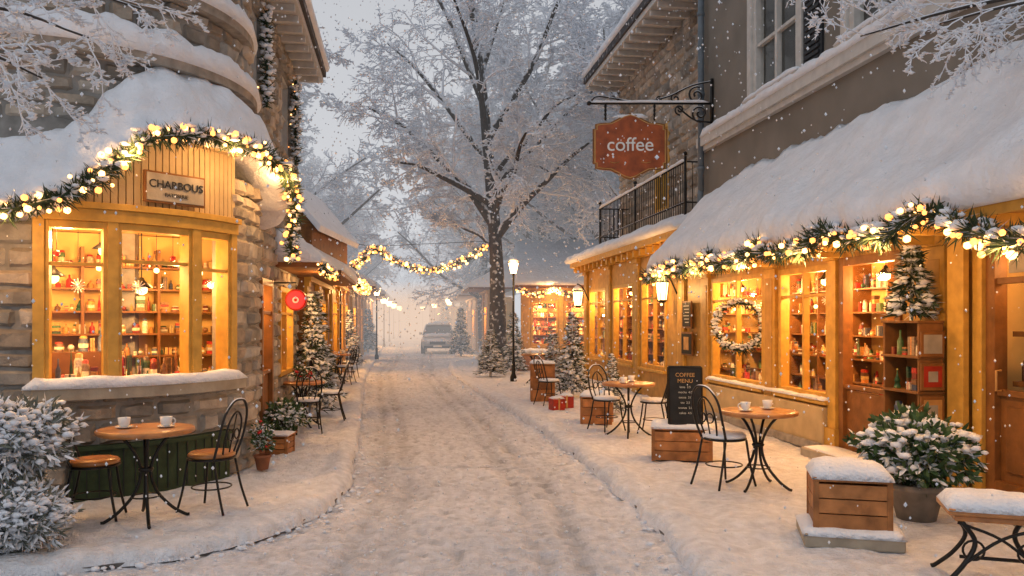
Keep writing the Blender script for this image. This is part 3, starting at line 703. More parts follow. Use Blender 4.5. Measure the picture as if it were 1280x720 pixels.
# ================================================================ LEFT: BOW-FRONTED STONE SHOP
C=(-4.85,8.97); RB=1.9; BW=PC(C,RB); U=lambda d:rad(d)*RB
kp=[(-150,2.5),(-100,2.52),(-75,2.58),(-66,2.68),(-60,2.85),(-54,3.12),(-48,3.32),(-38,3.44),(-18,3.45),(-5,3.38),(8,3.22),(20,3.02),(35,2.9),(60,2.85)]
def ip(a,K):
    for (x0,y0),(x1,y1) in zip(K,K[1:]):
        if x0<=a<=x1: t=(a-x0)/(x1-x0); t=t*t*(3-2*t)*.5+t*.5; return y0+(y1-y0)*t
    return K[-1][1]
bs=empty('stone_shop'); hw=(U(-71),U(-14.4),1.05,2.55)
m=MB(); wall(m,BW,U(-150),U(40),0,2.95,[hw],-.2,-.012,'mortar'); stones(m,BW,U(-150),U(40),0,2.55,[hw,(U(-64),U(-16),0,.5)],n=-.012,h=.19,lr=(.22,.52),out=.05)
stones(m,BW,U(-150),U(-71),2.55,2.9,(),n=-.012,h=.17,out=.05); stones(m,BW,U(-14.4),U(40),2.55,3.2,(),n=-.012,h=.17,out=.05)
TW=PC(C,1.72); UT=lambda d:rad(d)*1.72
wall(m,TW,UT(-150),UT(50),2.95,9,(),-.2,-.012,'mortar'); stones(m,TW,UT(-150),UT(50),3.5,9,(),n=-.012,h=.18,lr=(.18,.46),out=.045)
m.obj('stone_walls',bs,recalc=False)
m=MB(); fbox(m,BW,U(-64),U(-16),0,.46,-.011,.05,'green'); 
for k in range(16): fbox(m,BW,U(-63+k*3),U(-62.8+k*3),.03,.45,.051,.058,'dark')
fbox(m,BW,U(-64.5),U(-15.5),.461,.50,-.011,.09,'green'); m.obj('green_panel',bs)
fr=MB();gl=MB()
for a,b in((-71,-53.6),(-53.6,-30),(-30,-14.4)):
    window(fr,gl,BW,U(a)+.012,U(b)-.012,1.05,2.55,[],[2.16] if a!=-53.6 else [2.2],.065,'yellow2',n=.02,dep=.12)
for a in(-71,-53.6,-30,-14.4): fbox(fr,BW,U(a)-.045,U(a)+.045,1.0,2.6,-.13,.075,'yellow2')
fbox(fr,BW,U(-72.5),U(-13),2.551,2.66,-.13,.09,'yellow2'); fbox(fr,BW,U(-72.5),U(-13),2.661,2.72,-.1,.13,'yellow2')
fbox(fr,BW,U(-74),U(-12),.93,1.045,-.13,.16,'plaque')
a=-72
while a<-13.5:
    zt=min(3.42,ip(a,kp)+.08)
    if zt>2.75: fbox(fr,BW,U(a),U(a)+.058,2.722,zt,-.05,.03+.006*(int(a*10)%2),'cream')
    a+=2.0
fbox(fr,BW,U(-46),U(-13),3.38,3.46,-.05,.12,'cream')
fr.obj('window_frames',bs,bevel=.004); gl.obj('glass_panes',bs,recalc=False)
IW=P2((-6.1,8.05),(-3.5,9.75),1)
m=MB();q=MB(); fbox(m,IW,-.1,IW.L+.2,.8,2.62,-.06,0,'inwall')
for z in(1.0,1.25,1.5,1.75,2.0,2.25): fbox(m,IW,0,IW.L,z-.02,z,.001,.24,'inwood'); goods(q,IW,.03,IW.L-.03,z+.001,.03,.23,.2)
for u in lin(.0,IW.L-.03,5): fbox(m,IW,u,u+.03,.85,2.45,.0015,.25,'inwood')
for zz,mt in((.9,'inwood'),(2.63,'inwall')):
    vs=[(C[0]+1.695*math.cos(rad(t)),C[1]+1.695*math.sin(rad(t)),zz) for t in range(-150,40,6)]; m.add(vs,[tuple(range(len(vs)))],mt)
fbox(m,BW,U(-70),U(-15),.99,1.05,-.45,-.14,'inwood'); goods(q,BW,U(-69),U(-16),1.051,-.42,-.17,.3); goods(q,BW,U(-69),U(-16),1.051,-.44,-.34,.36)
fbox(m,IW,.8,1.9,.9,1.32,.55,.85,'inwood'); goods(q,IW,.8,1.9,1.325,.57,.83,.25)
k=0
for a in range(-68,-16,6):
    x,y=BW(U(a),-.22); ornament(q,x,y,2.6,2.3-.13*((k*5)%3),k%3); k+=1
m.obj('interior_room',bs); q.obj('shop_goods',bs,recalc=False)
m=MB()
for (x,y,z) in((-4.05,7.95,2.36),(-3.75,8.1,1.98),(-4.45,7.75,2.08),(-3.45,8.55,2.2)): pendant(m,x,y,2.63,z,.11)
m.obj('pendant_lamps',bs)
for (x,y,z) in((-4.05,8.0,2.15),(-4.7,7.75,2.0),(-3.5,8.45,2.05),(-4.2,7.5,2.4)): plight(x,y,z,40,bs,.07)
px_,py_=BW(U(-38),.14); m=MB(); 
th=math.atan2(math.cos(rad(-38)),-math.sin(rad(-38)))
sp=P2((px_-.31*math.cos(th),py_-.31*math.sin(th)),(px_+.31*math.cos(th),py_+.31*math.sin(th)),1)
sn=empty('shop_name_sign'); fbox(m,sp,0,.62,2.76,3.06,-.03,.0,'door'); fbox(m,sp,.02,.60,2.78,3.04,.001,.012,'plaque'); m.obj('board',sn,bevel=.004)
text('CHARBOUS',(px_+.02*sp.N[0],py_+.02*sp.N[1],2.935),th,.105,'dark',sn,.003); text('PATISSERIE',(px_+.02*sp.N[0],py_+.02*sp.N[1],2.84),th,.05,'dark',sn,.002)
def can(u):
    a=math.degrees(u/RB); ze=ip(a,kp); lf=max(0,min(1,(-52-a)/14)); P=[]; ext=.30+.22*lf
    for i in range(11):
        s=i/10; n=-.2+(ext+.2)*s; th=(.50+.05*lf)*(1-s**2.8)+.20+.10*nz(a*.05,s*2)+.06*nz(a*.14,s*3,4)+.03*nz(a*.3,s*5,2); P.append((n,ze+th*.95))
    e=.05*nz(a*.13,7)
    P+=[(ext+.07+e,ze+.11),(ext+.085+e,ze+.02),(ext+.05,ze-.04),(ext-.05,ze-.05),(-.2,ze-.05)]
    return P
m=MB(); sweep(m,BW,[U(a) for a in lin(-150,58,260)],can,'snow')
for z,n1,t_ in((4.22,.20,.24),(4.92,.16,.20),(6.2,.2,.14)):
    fbox(m,TW,UT(-150),UT(50),z-.1,z,-.01,n1-.02,'stone'); snowstrip(m,TW,UT(-150),UT(50),-.02,n1+.02,z+.001,t_,.06,seed=z)
snowstrip(m,BW,U(-74),U(-12),.0,.175,1.047,.085)
m.obj('canopy_snow',bs)
gp=[]
for a in lin(-112,14,110):
    lf=max(0,min(1,(-52-a)/14)); gp.append((*BW(U(a),.40+.22*lf+.02),ip(a,kp)-.02-.03*abs(math.sin(a*.2))))
garland('canopy_garland',gp,.125,260,28,28,lights=5,P=18,bs=.022)
gp=[]
x,y=BW(U(14),.42)
for i in range(12): t=i/11; gp.append((x+.03*math.sin(t*7),y-.05*t,ip(14,kp)-.02-.75*t))
garland('canopy_garland',gp,.12,260,28,22,bs=.022)
m=MB(); LW=P2((-13,8.3),(-6.5,8.3),1); wall(m,LW,0,6.5,0,9,(),-.3,-.012,'mortar'); stones(m,LW,0,6.5,0,9,(),n=-.012,h=.22,lr=(.3,.6)); m.obj('flank_wall',bs,recalc=False)
body(bs,P2((-13,8.7),(-4.6,10.4),1),0,8,8.9,-.4,-4,'mortar')

# ================================================================ LEFT: TALL STONE HOUSE
th_=empty('tall_stone_house'); WA=(9.7,10.35,4.5,5.55); WB=(12.1,13.2,4.3,5.5); DA=(10.3,11.2,.05,2.2)
WC=(11.9,13.3,.8,2.15)
m=MB(); wall(m,LF,9.2,14.0,0,5.9,[WA,WB,DA,WC],-.25,-.012,'mortar'); stones(m,LF,9.2,14.0,0,5.85,[WA,WB,DA,WC],n=-.012,h=.19,lr=(.22,.5),out=.045)
EW=P2(LF(14.0,0),LF(14.0,-6),1); wall(m,EW,0,6,0,5.9,(),-.2,-.012,'mortar')
m.obj('stone_walls',th_,recalc=False)
fr=MB();gl=MB()
for a,b,c,d in(WA,WB): window(fr,gl,LF,a,b,c,d,[(a+b)/2],[(c+d)/2],.06,'trim',n=-.08); fbox(fr,LF,a,b,c,d,-.5,-.45,'dark')  # dark backing sheets stand in for unlit rooms
window(fr,gl,LF,*WC,[12.6],[1.75],.07,'yellow2'); window(fr,gl,LF,*DA,[],[.95,1.75],.09,'door'); fbox(fr,LF,10.4,11.1,.15,.9,-.09,-.03,'door')
fr.obj('window_frames',th_,bevel=.004); gl.obj('glass_panes',th_,recalc=False)
interior(th_,LF,9.9,13.8,.08,2.4,1.1,lights=[(10.8,-.45,2.05),(12.6,-.45,2.05)],P=50)
m=MB(); fbox(m,LF,9.0,14.3,5.9,6.0,-2,.42,'trim'); fbox(m,LF,9.0,14.3,6.001,6.12,-2,.47,'slate')
u=9.1
while u<14.2: fbox(m,LF,u,u+.07,5.8,5.899,.03,.38,'trim'); u+=.4
m.obj('eaves',th_,bevel=.005)
m=MB(); sweep(m,LF,lin(8.95,14.35,50),lambda u:[(.5,6.12),(.53,6.2),(.46,6.32+.03*nz(u,1)),(-1,7.0),(-3,8.2),(-3,6.12)],'snow'); 
def lc(u0,u1,z,n1):
    def f(u):
        t=min(1,min(u-u0,u1-u)/.25+.01); k=math.sqrt(max(0,1-(1-t)**2)); P=[(n1*i/8,z+.34*(1-i/8)+.2*k*(1+.4*nz(u*2,i*.4))*(1-.4*(i/8)**5)) for i in range(9)]
        return P+[(n1+.04,z+.06),(n1+.02,z-.01),(0,z-.01)]
    return f
sweep(m,LF,lin(11.5,14.25,50),lc(11.5,14.25,2.5,.62),'snow'); m.obj('roof_snow',th_)
m=MB(); fbox(m,LF,11.55,14.2,2.42,2.488,.005,.6,'door'); m.obj('canopy_board',th_)
gp=[(*LF(11.6+i*.25,.66),2.44-.05*abs(math.sin(i))) for i in range(11)]; garland('shop_garland',gp,.09,180,18,18,bs=.021,lights=1,P=30)
for a,b,c,d in(WA,WB):
    gp=[(*LF(b-.02,.08),z) for z in lin(d+.1,c-.1,12)]; garland('window_garland',gp,.12,150,2,70,bs=.009)
body(th_,LF,9.25,13.95,5.85,-1.2,-5,'mortar')

rs=empty('red_round_sign'); m=MB(); rx,ry,rz_=-3.02,11.2,1.93
def disc(mb,x,y,z,r,y0,y1,mat,seg=28):
    vs=[(x+r*math.cos(2*math.pi*i/seg),y+yy,z+r*math.sin(2*math.pi*i/seg)) for yy in(y0,y1) for i in range(seg)]
    mb.add(vs,[tuple(range(seg)),tuple(range(seg,2*seg))]+[(i,(i+1)%seg,seg+(i+1)%seg,seg+i) for i in range(seg)],mat)
disc(m,rx,ry,rz_,.15,-.03,.03,'red'); disc(m,rx,ry,rz_,.125,-.036,.036,'redlamp'); disc(m,rx,ry,rz_,.045,-.04,.04,'white'); disc(m,rx,ry,rz_,.022,-.043,.043,'red')
tube(m,[(rx,ry,rz_+.15),(rx,ry,rz_+.24),(LF(11.2,0)[0],ry,rz_+.24)],.012,6,'iron'); m.obj('lit_disc',rs); plight(rx+.02,ry-.2,rz_,.8,rs,.05,col=(1,.05,.03))

# ================================================================ OTHER SHOPS ALONG THE STREET
def roof(root,path,u0,u1,h,ov=.5,depth=4,pitch=.55,gable=False):
    m=MB(); fbox(m,path,u0-.2,u1+.2,h,h+.08,-depth*.3,ov,'door'); 
    def f(u):
        return [(ov+.02,h+.081),(ov+.06,h+.16),(ov,h+.26+.05*nz(u,h)),(-depth/2,h+.25+pitch*(depth/2+ov)+.06*nz(u,2)),(-depth/2,h+.081)]
    sweep(m,path,lin(u0-.2,u1+.2,24),f,'snow'); m.obj('snowy_roof',root)
s3=shop('timber_shop',LF,15.0,19.6,2.5,[(15.3,16.9,.7,2.1),(17.3,19.2,.7,2.1)],wallm='door',framem='yellow2',P=56,nb=1,ceil=2.35,big=1.6,lstep=2.2); roof(s3,LF,15,19.6,2.5,.7)
m=MB()
gx0,gx1,gy=-6.3,-4.65,18.6
box(m,gx0,gx1,gy,gy+4,2.6,3.9,'door'); m.add([(gx0,gy,3.9),(gx1,gy,3.9),((gx0+gx1)/2,gy,4.9),(gx0,gy+4,3.9),(gx1,gy+4,3.9),((gx0+gx1)/2,gy+4,4.9)],[(0,1,2),(3,4,5),(0,2,5,3),(1,2,5,4)],'door')
xm=(gx0+gx1)/2
for s in(-1,1):
    e=xm+s*1.05; vs=[]
    for yy in(gy-.3,gy+4.3): vs+=[(xm,yy,4.93),(e,yy,3.68),(e+s*.05,yy,3.82),(xm,yy,5.12)]
    m.add(vs,[(0,1,2,3),(4,5,6,7),(0,1,5,4),(1,2,6,5),(2,3,7,6),(3,0,4,7)],'snow')
m.obj('gable_storey',s3,bevel=.02)
s4=shop('garland_shop',LF,20.4,27.5,2.7,[(20.8,22.6,.7,2.2),(23.2,25,.7,2.2),(25.5,27.1,.7,2.2)],P=80,nb=1,ceil=2.4,big=2,lstep=2.3); roof(s4,LF,20.4,27.5,2.7,.6)
s5=shop('street_shop',LF,29,38,2.8,[(29.5,32,.7,2.2),(32.8,35,.7,2.2),(35.6,37.6,.7,2.2)],P=110,nb=1,ceil=2.4,big=2.5,lstep=4.5); roof(s5,LF,29,38,2.8,.9)
s6=shop('street_shop',LF,41,52,2.9,[(42,45,.7,2.2),(46.5,50.5,.7,2.2)],P=140,nb=1,ceil=2.4,big=3,lstep=5.5); roof(s6,LF,41,52,2.9,1)
FP=P2((.3,27.6),(3.0,27.6),1)
s7=shop('corner_shop',FP,0,2.7,2.8,[(.35,1.3,.75,2.3),(1.5,2.4,.75,2.3)],P=95,nb=1.1,ceil=2.5,big=1.8,wallm='yellow',lstep=1.3); roof(s7,FP,0,2.7,2.75,.55,4.2,.62)
m=MB(); box(m,.32,.5,28.3,29.6,0,2.8,'yellow'); m.obj('side_wall',s7)
garland('shop_garland',[(.2+i*.2,26.98,2.72-.22*abs(math.sin(i*.52))) for i in range(14)],.13,110,32,14,bs=.036,lights=1,P=70)
A4=P2((-1.0,35),(-3.2,54),-1)
s8=shop('street_shop',A4,0,6,3.0,[(.5,2.4,.7,2.3),(3.2,5.5,.7,2.3)],P=130,nb=1,ceil=2.6,big=2.5,lstep=3); roof(s8,A4,0,6,3.0,.9)
s9=shop('street_shop',A4,7,19,2.9,[(8,11,.7,2.3),(12,15,.7,2.3),(15.5,18,.7,2.3)],P=150,nb=1,ceil=2.6,big=3,lstep=6); roof(s9,A4,7,19,2.9,1)
A5=P2((-4.3,58),(-8.0,76),-1); s10=shop('street_shop',A5,0,17,3.0,[(1,5,.7,2.3),(7,11,.7,2.3)],P=180,nb=1,ceil=2.6,big=4,lstep=8); roof(s10,A5,0,17,3,1.2)
print('buildings',time.time()-T0)

# ================================================================ TREES
def grow(mb,p,d,L,r,lvl,maxl,rng,cfg):
    n=max(2,cfg['seg'][lvl]); pts=[p.copy()]; dd=d.normalized(); st=L/n
    for i in range(n):
        dd=(dd+Vector((rng.uniform(-1,1),rng.uniform(-1,1),rng.uniform(-1,1)))*cfg['wob'][lvl]+Vector((0,0,cfg['up'][lvl]))).normalized(); pts.append(pts[-1]+dd*st)
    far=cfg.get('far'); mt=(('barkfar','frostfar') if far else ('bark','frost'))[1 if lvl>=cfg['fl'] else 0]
    rr=[r*(1-.65*i/n) for i in range(n+1)]
    tube(mb,pts,rr,cfg['sd'][lvl],mt,smooth=lvl<3,cap=False)
    if lvl in cfg.get('sn',()):
        for i in range(1,n+1):
            if rng.random()<cfg['snp']: q=cfg['snr']*rng.uniform(.6,1.3); blob(mb,pts[i]+Vector((0,0,r*.5)),(q*1.7,q*1.7,q*.8),'snow',jit=.35,o=True,rng=rng)
    if lvl<maxl: kids(mb,pts,L,r,lvl,maxl,rng,cfg)
def kids(mb,pts,L,r,lvl,maxl,rng,cfg,t0=.18):
    nk=cfg['kids'][lvl]; n=len(pts)-1
    for k in range(nk):
        t=t0+(1-t0)*(k+rng.random())/nk; i=min(n-1,int(t*n)); f=t*n-i; q=pts[i].lerp(pts[i+1],f); ax=(pts[i+1]-pts[i]).normalized()
        v=Vector((rng.gauss(0,1),rng.gauss(0,1),rng.gauss(0,.8))); v=(v-ax*v.dot(ax)).normalized()
        nd=ax*math.cos(cfg['ang'])+v*math.sin(cfg['ang']); l=L*rng.uniform(*cfg['lr'])*(1-.35*t)
        grow(mb,q,nd,l,max(cfg['rmin'],r*(1-.6*t)*.5),lvl+1,maxl,rng,cfg)
rng=random.Random(5)
cfg=dict(seg=[8,6,4,3,2],wob=[.15,.22,.25,.3,.3],up=[.03,.0,-.07,-.12,-.1],sd=[8,6,4,3,3],kids=[12,10,9,8],ang=rad(50),lr=(.34,.56),rmin=.0175,fl=1,sn=(1,2,3),snp=.13,snr=.038)
mt=MB(); TY=26
tr=spline([(-.47,TY,-.1),(-.47,TY,.5),(-.47,TY,2.2),(-.55,TY,4.3),(-.92,TY,8.7),(-1.3,TY,12),(-1.4,TY,14)],5)
rr=[.46,.42,.38,.35,.33]+[.32-.27*(i/(len(tr)-6)) for i in range(len(tr)-5)]
tube(mt,tr,rr,14,'bark')
def tz(z):
    for a,b in zip(tr,tr[1:]):
        if a.z<=z<=b.z: return a.lerp(b,(z-a.z)/(b.z-a.z))
    return tr[-1].copy()
for z,ex,ez,dy,r0 in[(4.7,-4.5,8.3,-1,.17),(4.3,2.4,7.2,-1,.16),(5.4,-3.6,6.4,-2,.13),(6,3.2,9.6,.5,.14),(6.8,-4.2,11,1,.14),(7.5,1.8,12.4,-1,.13),(8.6,-3.6,13.8,0,.11),(9.6,.6,14.8,1,.1),(5,.4,7.0,-3.2,.12),(5.8,-.9,8.4,3.2,.12),(7.6,-1.8,11.2,-3,.11),(3.9,-2.6,5.0,.8,.09),(6.4,1.6,6.6,2,.09),(10.5,-1.9,15.5,-1,.08),(6.2,1.9,8.4,-2,.1)]:
    a=tz(z); e=Vector((ex,TY+dy,ez)); md=a.lerp(e,.5)+Vector((rng.uniform(-.3,.3),rng.uniform(-.3,.3),.5*rng.uniform(.2,1))); pts=spline([a,a.lerp(md,.5)+Vector((0,0,rng.uniform(-.1,.25))),md,md.lerp(e,.5)+Vector((0,rng.uniform(-.3,.3),rng.uniform(0,.25))),e],3)
    L=(e-a).length; n=len(pts)-1; tube(mt,pts,[r0*(1-.72*i/n) for i in range(n+1)],7,'bark'); kids(mt,pts,L,r0,0,3,rng,cfg,.15)
mt.obj('frosted_tree',recalc=False)
print('main tree',time.time()-T0,len(mt.f))
def bgtree(seed,H):
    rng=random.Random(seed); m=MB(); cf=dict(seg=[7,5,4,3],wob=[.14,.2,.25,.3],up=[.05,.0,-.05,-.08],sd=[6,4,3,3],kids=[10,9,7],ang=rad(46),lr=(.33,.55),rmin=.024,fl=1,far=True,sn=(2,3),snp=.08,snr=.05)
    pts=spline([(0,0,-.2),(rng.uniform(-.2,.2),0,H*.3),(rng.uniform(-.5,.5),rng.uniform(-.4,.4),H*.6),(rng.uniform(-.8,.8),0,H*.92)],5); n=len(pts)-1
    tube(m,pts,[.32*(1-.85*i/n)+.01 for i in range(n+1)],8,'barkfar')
    for k in range(15):
        t=.25+.72*k/14; i=min(n-1,int(t*n)); a=rng.uniform(0,6.28); p=pts[i].lerp(pts[i+1],t*n-i)
        grow(m,p,Vector((math.cos(a),math.sin(a),rng.uniform(.4,1.0))),H*.42*(1.15-t*.75),.14*(1.1-t),0,3,rng,cf)
    return m
T=[]
dt=empty('distant_trees')
for s in(1,2,3):
    o=bgtree(s,14).obj('frosted_tree_mesh',dt,recalc=False); T.append(o); o.location=([-13,-12.8,3.5][s-1],[38,46,41][s-1],0)
T[1].scale=(.8,.8,.72)
rg=random.Random(3)
spots=[]
for y in(34,42,50,60,72,88,105,125):
    for k in range(13):
        x=-.14*y+rg.uniform(-1,1)+(k-6)*y*.09
        if abs(x-(-.155*y+.2))<y*.02+1.8 and y<110: continue
        if y<40 and -9<x<1: continue
        spots.append((x,y+rg.uniform(-3,3)))
spots+=[(5,24.5),(6.5,28),(4.5,33),(-9.6,23),(2.2,37),(-10.6,31),(3.6,30)]
for x,y in spots:
    src=rg.choice(T); o=bpy.data.objects.new('frosted_tree_mesh',src.data); SC.collection.objects.link(o); o.parent=dt; o.location=(x,y,-.1); s=rg.uniform(.85,1.2)*(1+max(0,y-50)*.004)
    sz=s
    if -.30<x/y<-.10: sz=min(s,.265*y/15.5)
    if -.24<x/y<-.14: sz=min(s,.215*y/15.5)
    o.scale=(min(s,sz*1.2)*1.1,min(s,sz*1.2)*1.1,sz); o.rotation_euler=(0,0,rg.uniform(0,6.28))
print('bg trees',time.time()-T0,len(T[0].data.polygons),len(spots))
def sidetree(trunk,limbs,seed):
    rng=random.Random(seed); m=MB(); cf=dict(seg=[6,5,4,3,2],wob=[.15,.22,.28,.3,.3],up=[0,-.03,-.05,-.06,-.05],sd=[6,5,4,3,3],kids=[10,8,6,4],ang=rad(42),lr=(.3,.5),rmin=.006,fl=1,sn=(1,2,3),snp=.3,snr=.012)
    tube(m,spline(trunk,5),.16,10,'bark')
    for l in limbs:
        pts=spline(l,4); L=sum((b-a).length for a,b in zip(pts,pts[1:])); n=len(pts)-1
        tube(m,pts,[.035*(1-.8*i/n) for i in range(n+1)],6,'bark'); kids(m,pts,L*.6,.018,0,3,rng,cf,.3)
    return m.obj('frosted_tree',recalc=False)
sidetree([(-5.2,4.4,-.1),(-5.2,4.4,2.5),(-5.3,4.5,5)],[[(-5.2,4.4,3.2),(-4.4,4.8,3.55),(-3.3,5.0,3.62),(-2.7,5.1,3.45)],[(-5.2,4.4,2.9),(-4.2,4.7,3.35),(-3.3,4.8,3.3),(-2.85,4.9,3.12)],[(-5.2,4.4,3.4),(-4.4,4.9,3.85),(-3.2,5.2,3.9),(-2.5,5.4,3.75)]],21)
sidetree([(6.2,4.2,-.1),(6.2,4.2,2.5),(6.1,4.3,5.5)],[[(6.1,4.3,4.4),(4.6,5.4,4.1),(3.4,6.0,4.0),(2.7,6.2,3.85)],[(6.1,4.3,4.1),(4.8,5.2,3.95),(3.7,5.6,3.9),(3.1,5.8,3.8)]],22)

# ================================================================ STREET GARLAND, LAMPS, CAR
st=empty('street_garland')
gp=spline([(-5.0,19.8,2.35),(-4.75,21,2.62),(-4.4,22.6,3.2),(-4.15,24,3.78),(-3.75,24.4,3.55),(-3.2,24.8,3.3),(-2.6,25.1,3.2),(-1.9,25.4,3.38),(-1.3,25.7,3.7),(-.85,25.9,4.05)],6)
garland('street_garland',gp,.16,200,30,16,parent=st,lights=2,P=32,bs=.033)
m=MB(); tube(m,[(-5.9,24,4.1),(-4.15,24,3.86),(-.8,25.85,4.2)],.008,4,'iron'); tube(m,[(-5.15,24,-.02),(-5.15,24,4.0)],.035,6,'iron'); m.obj('support_wire',st)
garland('shop_garland',[(*LF(20.5+i*.35,.68),2.72-.14*abs(math.sin(i*.5))) for i in range(20)],.14,110,30,10,bs=.034,lights=2,P=36)
def street_lamp(x,y,h=3.6,lit=True,P=0,s=1):
    r=empty('street_lamp',(x,y,0)); m=MB(); lathe(m,[(.09,-.02),(.09,.12),(.055,.2),(.045,.5),(.032,.55),(.026,h-.25)],(0,0,0),10,'iron')
    lathe(m,[(.03,h-.25),(.05,h-.22),(.07,h-.2)],(0,0,0),8,'iron'); lathe(m,[(.07*s,h-.2),(.13*s,h+.08*s)],(0,0,0),8,'farlamp' if lit else 'white',smooth=False); lathe(m,[(.16*s,h+.08*s),(.05*s,h+.2*s),(.012,h+.28*s)],(0,0,0),8,'iron',smooth=False)
    lathe(m,[(.165*s,h+.1*s),(.12*s,h+.17*s),(.03*s,h+.25*s)],(0,0,.01),8,'snow'); m.obj('lamp_post',r)
    if P: plight(0,-.3,h-.05,P,r,.1)
    return r
street_lamp(.04,21.5,3.1,True,30)
for i,(x,y) in enumerate(((-5.75,34),(-8.0,50),(-9.35,61),(-10.5,71),(-11.6,82),(-4.4,56),(-6.6,68),(-9.6,86),(-12.9,92))): street_lamp(x,y,2.9,True,(150 if i in(0,1,3,5) else 0),2.2 if y>45 else 1.3)
cr=empty('parked_car',(-3.95,43,-.1),rad(4)); m=MB()
W=.86; secs=[(-2.1,.45,.62,.55),(-2.0,.30,.78,.9),(-1.5,.28,.92,1),(-.95,.28,.98,1),(0,.28,1.0,1),(1.2,.28,1.0,1),(1.9,.3,.98,.97),(2.1,.45,.8,.85)]
vs=[]
for y,z0,z1,w_ in secs:
    for x,z in((-.92,0),(-1,.3),(-1,.75),(-.88,1),(0,1.04),(.88,1),(1,.75),(1,.3),(.92,0)): vs.append((x*W*w_,y,z0+(z1-z0)*z))
fs=[(k*9+i,k*9+(i+1)%9,(k+1)*9+(i+1)%9,(k+1)*9+i) for k in range(len(secs)-1) for i in range(9)]+[tuple(range(9)),tuple(range(63,72))]
m.add(vs,fs,'carpaint',smooth=True)
cab=[(-1.05,.95,.80),(-.45,1.44,.66),(.4,1.50,.66),(1.3,1.46,.64),(1.95,.97,.74)]
vs=[]
for y,z,w_ in cab: vs+=[(-.80,y,.95),(-w_,y,z),(0,y,z+.04),(w_,y,z),(.80,y,.95)]
m.add(vs,[(k*5+i,k*5+i+1,(k+1)*5+i+1,(k+1)*5+i) for k in range(4) for i in range(4)],'carglass')
for s in(-1,1):
    tube(m,[(s*.79,-1.06,.96),(s*.67,-.45,1.45),(s*.67,.4,1.51),(s*.65,1.3,1.47),(s*.76,1.95,.97)],.035,6,'carpaint')
    for y in(-1.35,1.3):
        vs=[]; sg_=20
        for xx in(s*.66,s*.87): vs+=[(xx,y+.33*math.cos(2*math.pi*i/sg_),.33+.33*math.sin(2*math.pi*i/sg_)) for i in range(sg_)]
        m.add(vs,[tuple(range(sg_)),tuple(range(sg_,2*sg_))]+[(i,(i+1)%sg_,sg_+(i+1)%sg_,sg_+i) for i in range(sg_)],'rubber')
    blob(m,(s*.62,-2.02,.66),(.14,.08,.07),'headl',jit=0); box(m,s*.92-.07,s*.92+.07,-.85,-.7,.98,1.1,'carpaint')
box(m,-.4,.4,-2.13,-2.06,.5,.64,'rubber'); box(m,-.22,.22,-2.15,-2.10,.36,.46,'white'); box(m,-.7,.7,-2.1,-2.0,.3,.42,'rubber')
m.obj('car_body',cr)
m=MB(); snowstrip(m,P2((-.62,0),(.62,0),1),0,1.24,-1.35,.5,1.5,.16); snowstrip(m,P2((-.74,0),(.74,0),1),0,1.48,1.05,2.0,.9,.16)
m.obj('car_snow',cr)

# ================================================================ FURNITURE
def make_table(name='bistro_table'):
    r=empty(name); m=MB(); lathe(m,[(.36,.715),(.375,.722),(.38,.74),(.375,.756),(.33,.76)],(0,0,0),40,'wood'); m.obj('table_top',r)
    m=MB()
    for k in range(4):
        a=k*math.pi/2+.5; f=lambda rr,z:(rr*math.cos(a),rr*math.sin(a),z)
        tube(m,spline([f(.20,.712),f(.12,.62),f(.05,.48),f(.04,.36),f(.09,.22),f(.20,.09),f(.30,.02),f(.335,.012)],5),.014,6,'iron')
    lathe(m,[(.2,.70),(.215,.705),(.2,.712),(.185,.705)],(0,0,0),20,'iron'); lathe(m,[(.05,.40),(.062,.42),(.05,.44)],(0,0,0),12,'iron'); tube(m,[(.11*math.cos(t),.11*math.sin(t),.2) for t in lin(0,6.283,21)],.007,5,'iron')
    m.obj('iron_legs',r); m=MB()
    for x,y,a in((-.17,-.02,2.6),(.15,.04,.4)):
        lathe(m,[(.03,.0),(.07,.012),(.072,.016),(.03,.008)],(x,y,.76),20,'white'); lathe(m,[(.028,.012),(.042,.03),(.05,.088),(.047,.088),(.038,.03),(.004,.02)],(x,y,.76),20,'white'); lathe(m,[(.045,.078),(.002,.079)],(x,y,.76),16,'coffee')
        tube(m,[(x+(.047+.024*math.sin(t))*math.cos(a),y+(.047+.024*math.sin(t))*math.sin(a),.76+.05+.024*math.cos(t)) for t in lin(0,math.pi,8)],.006,5,'white')
    m.obj('coffee_cups',r); return r
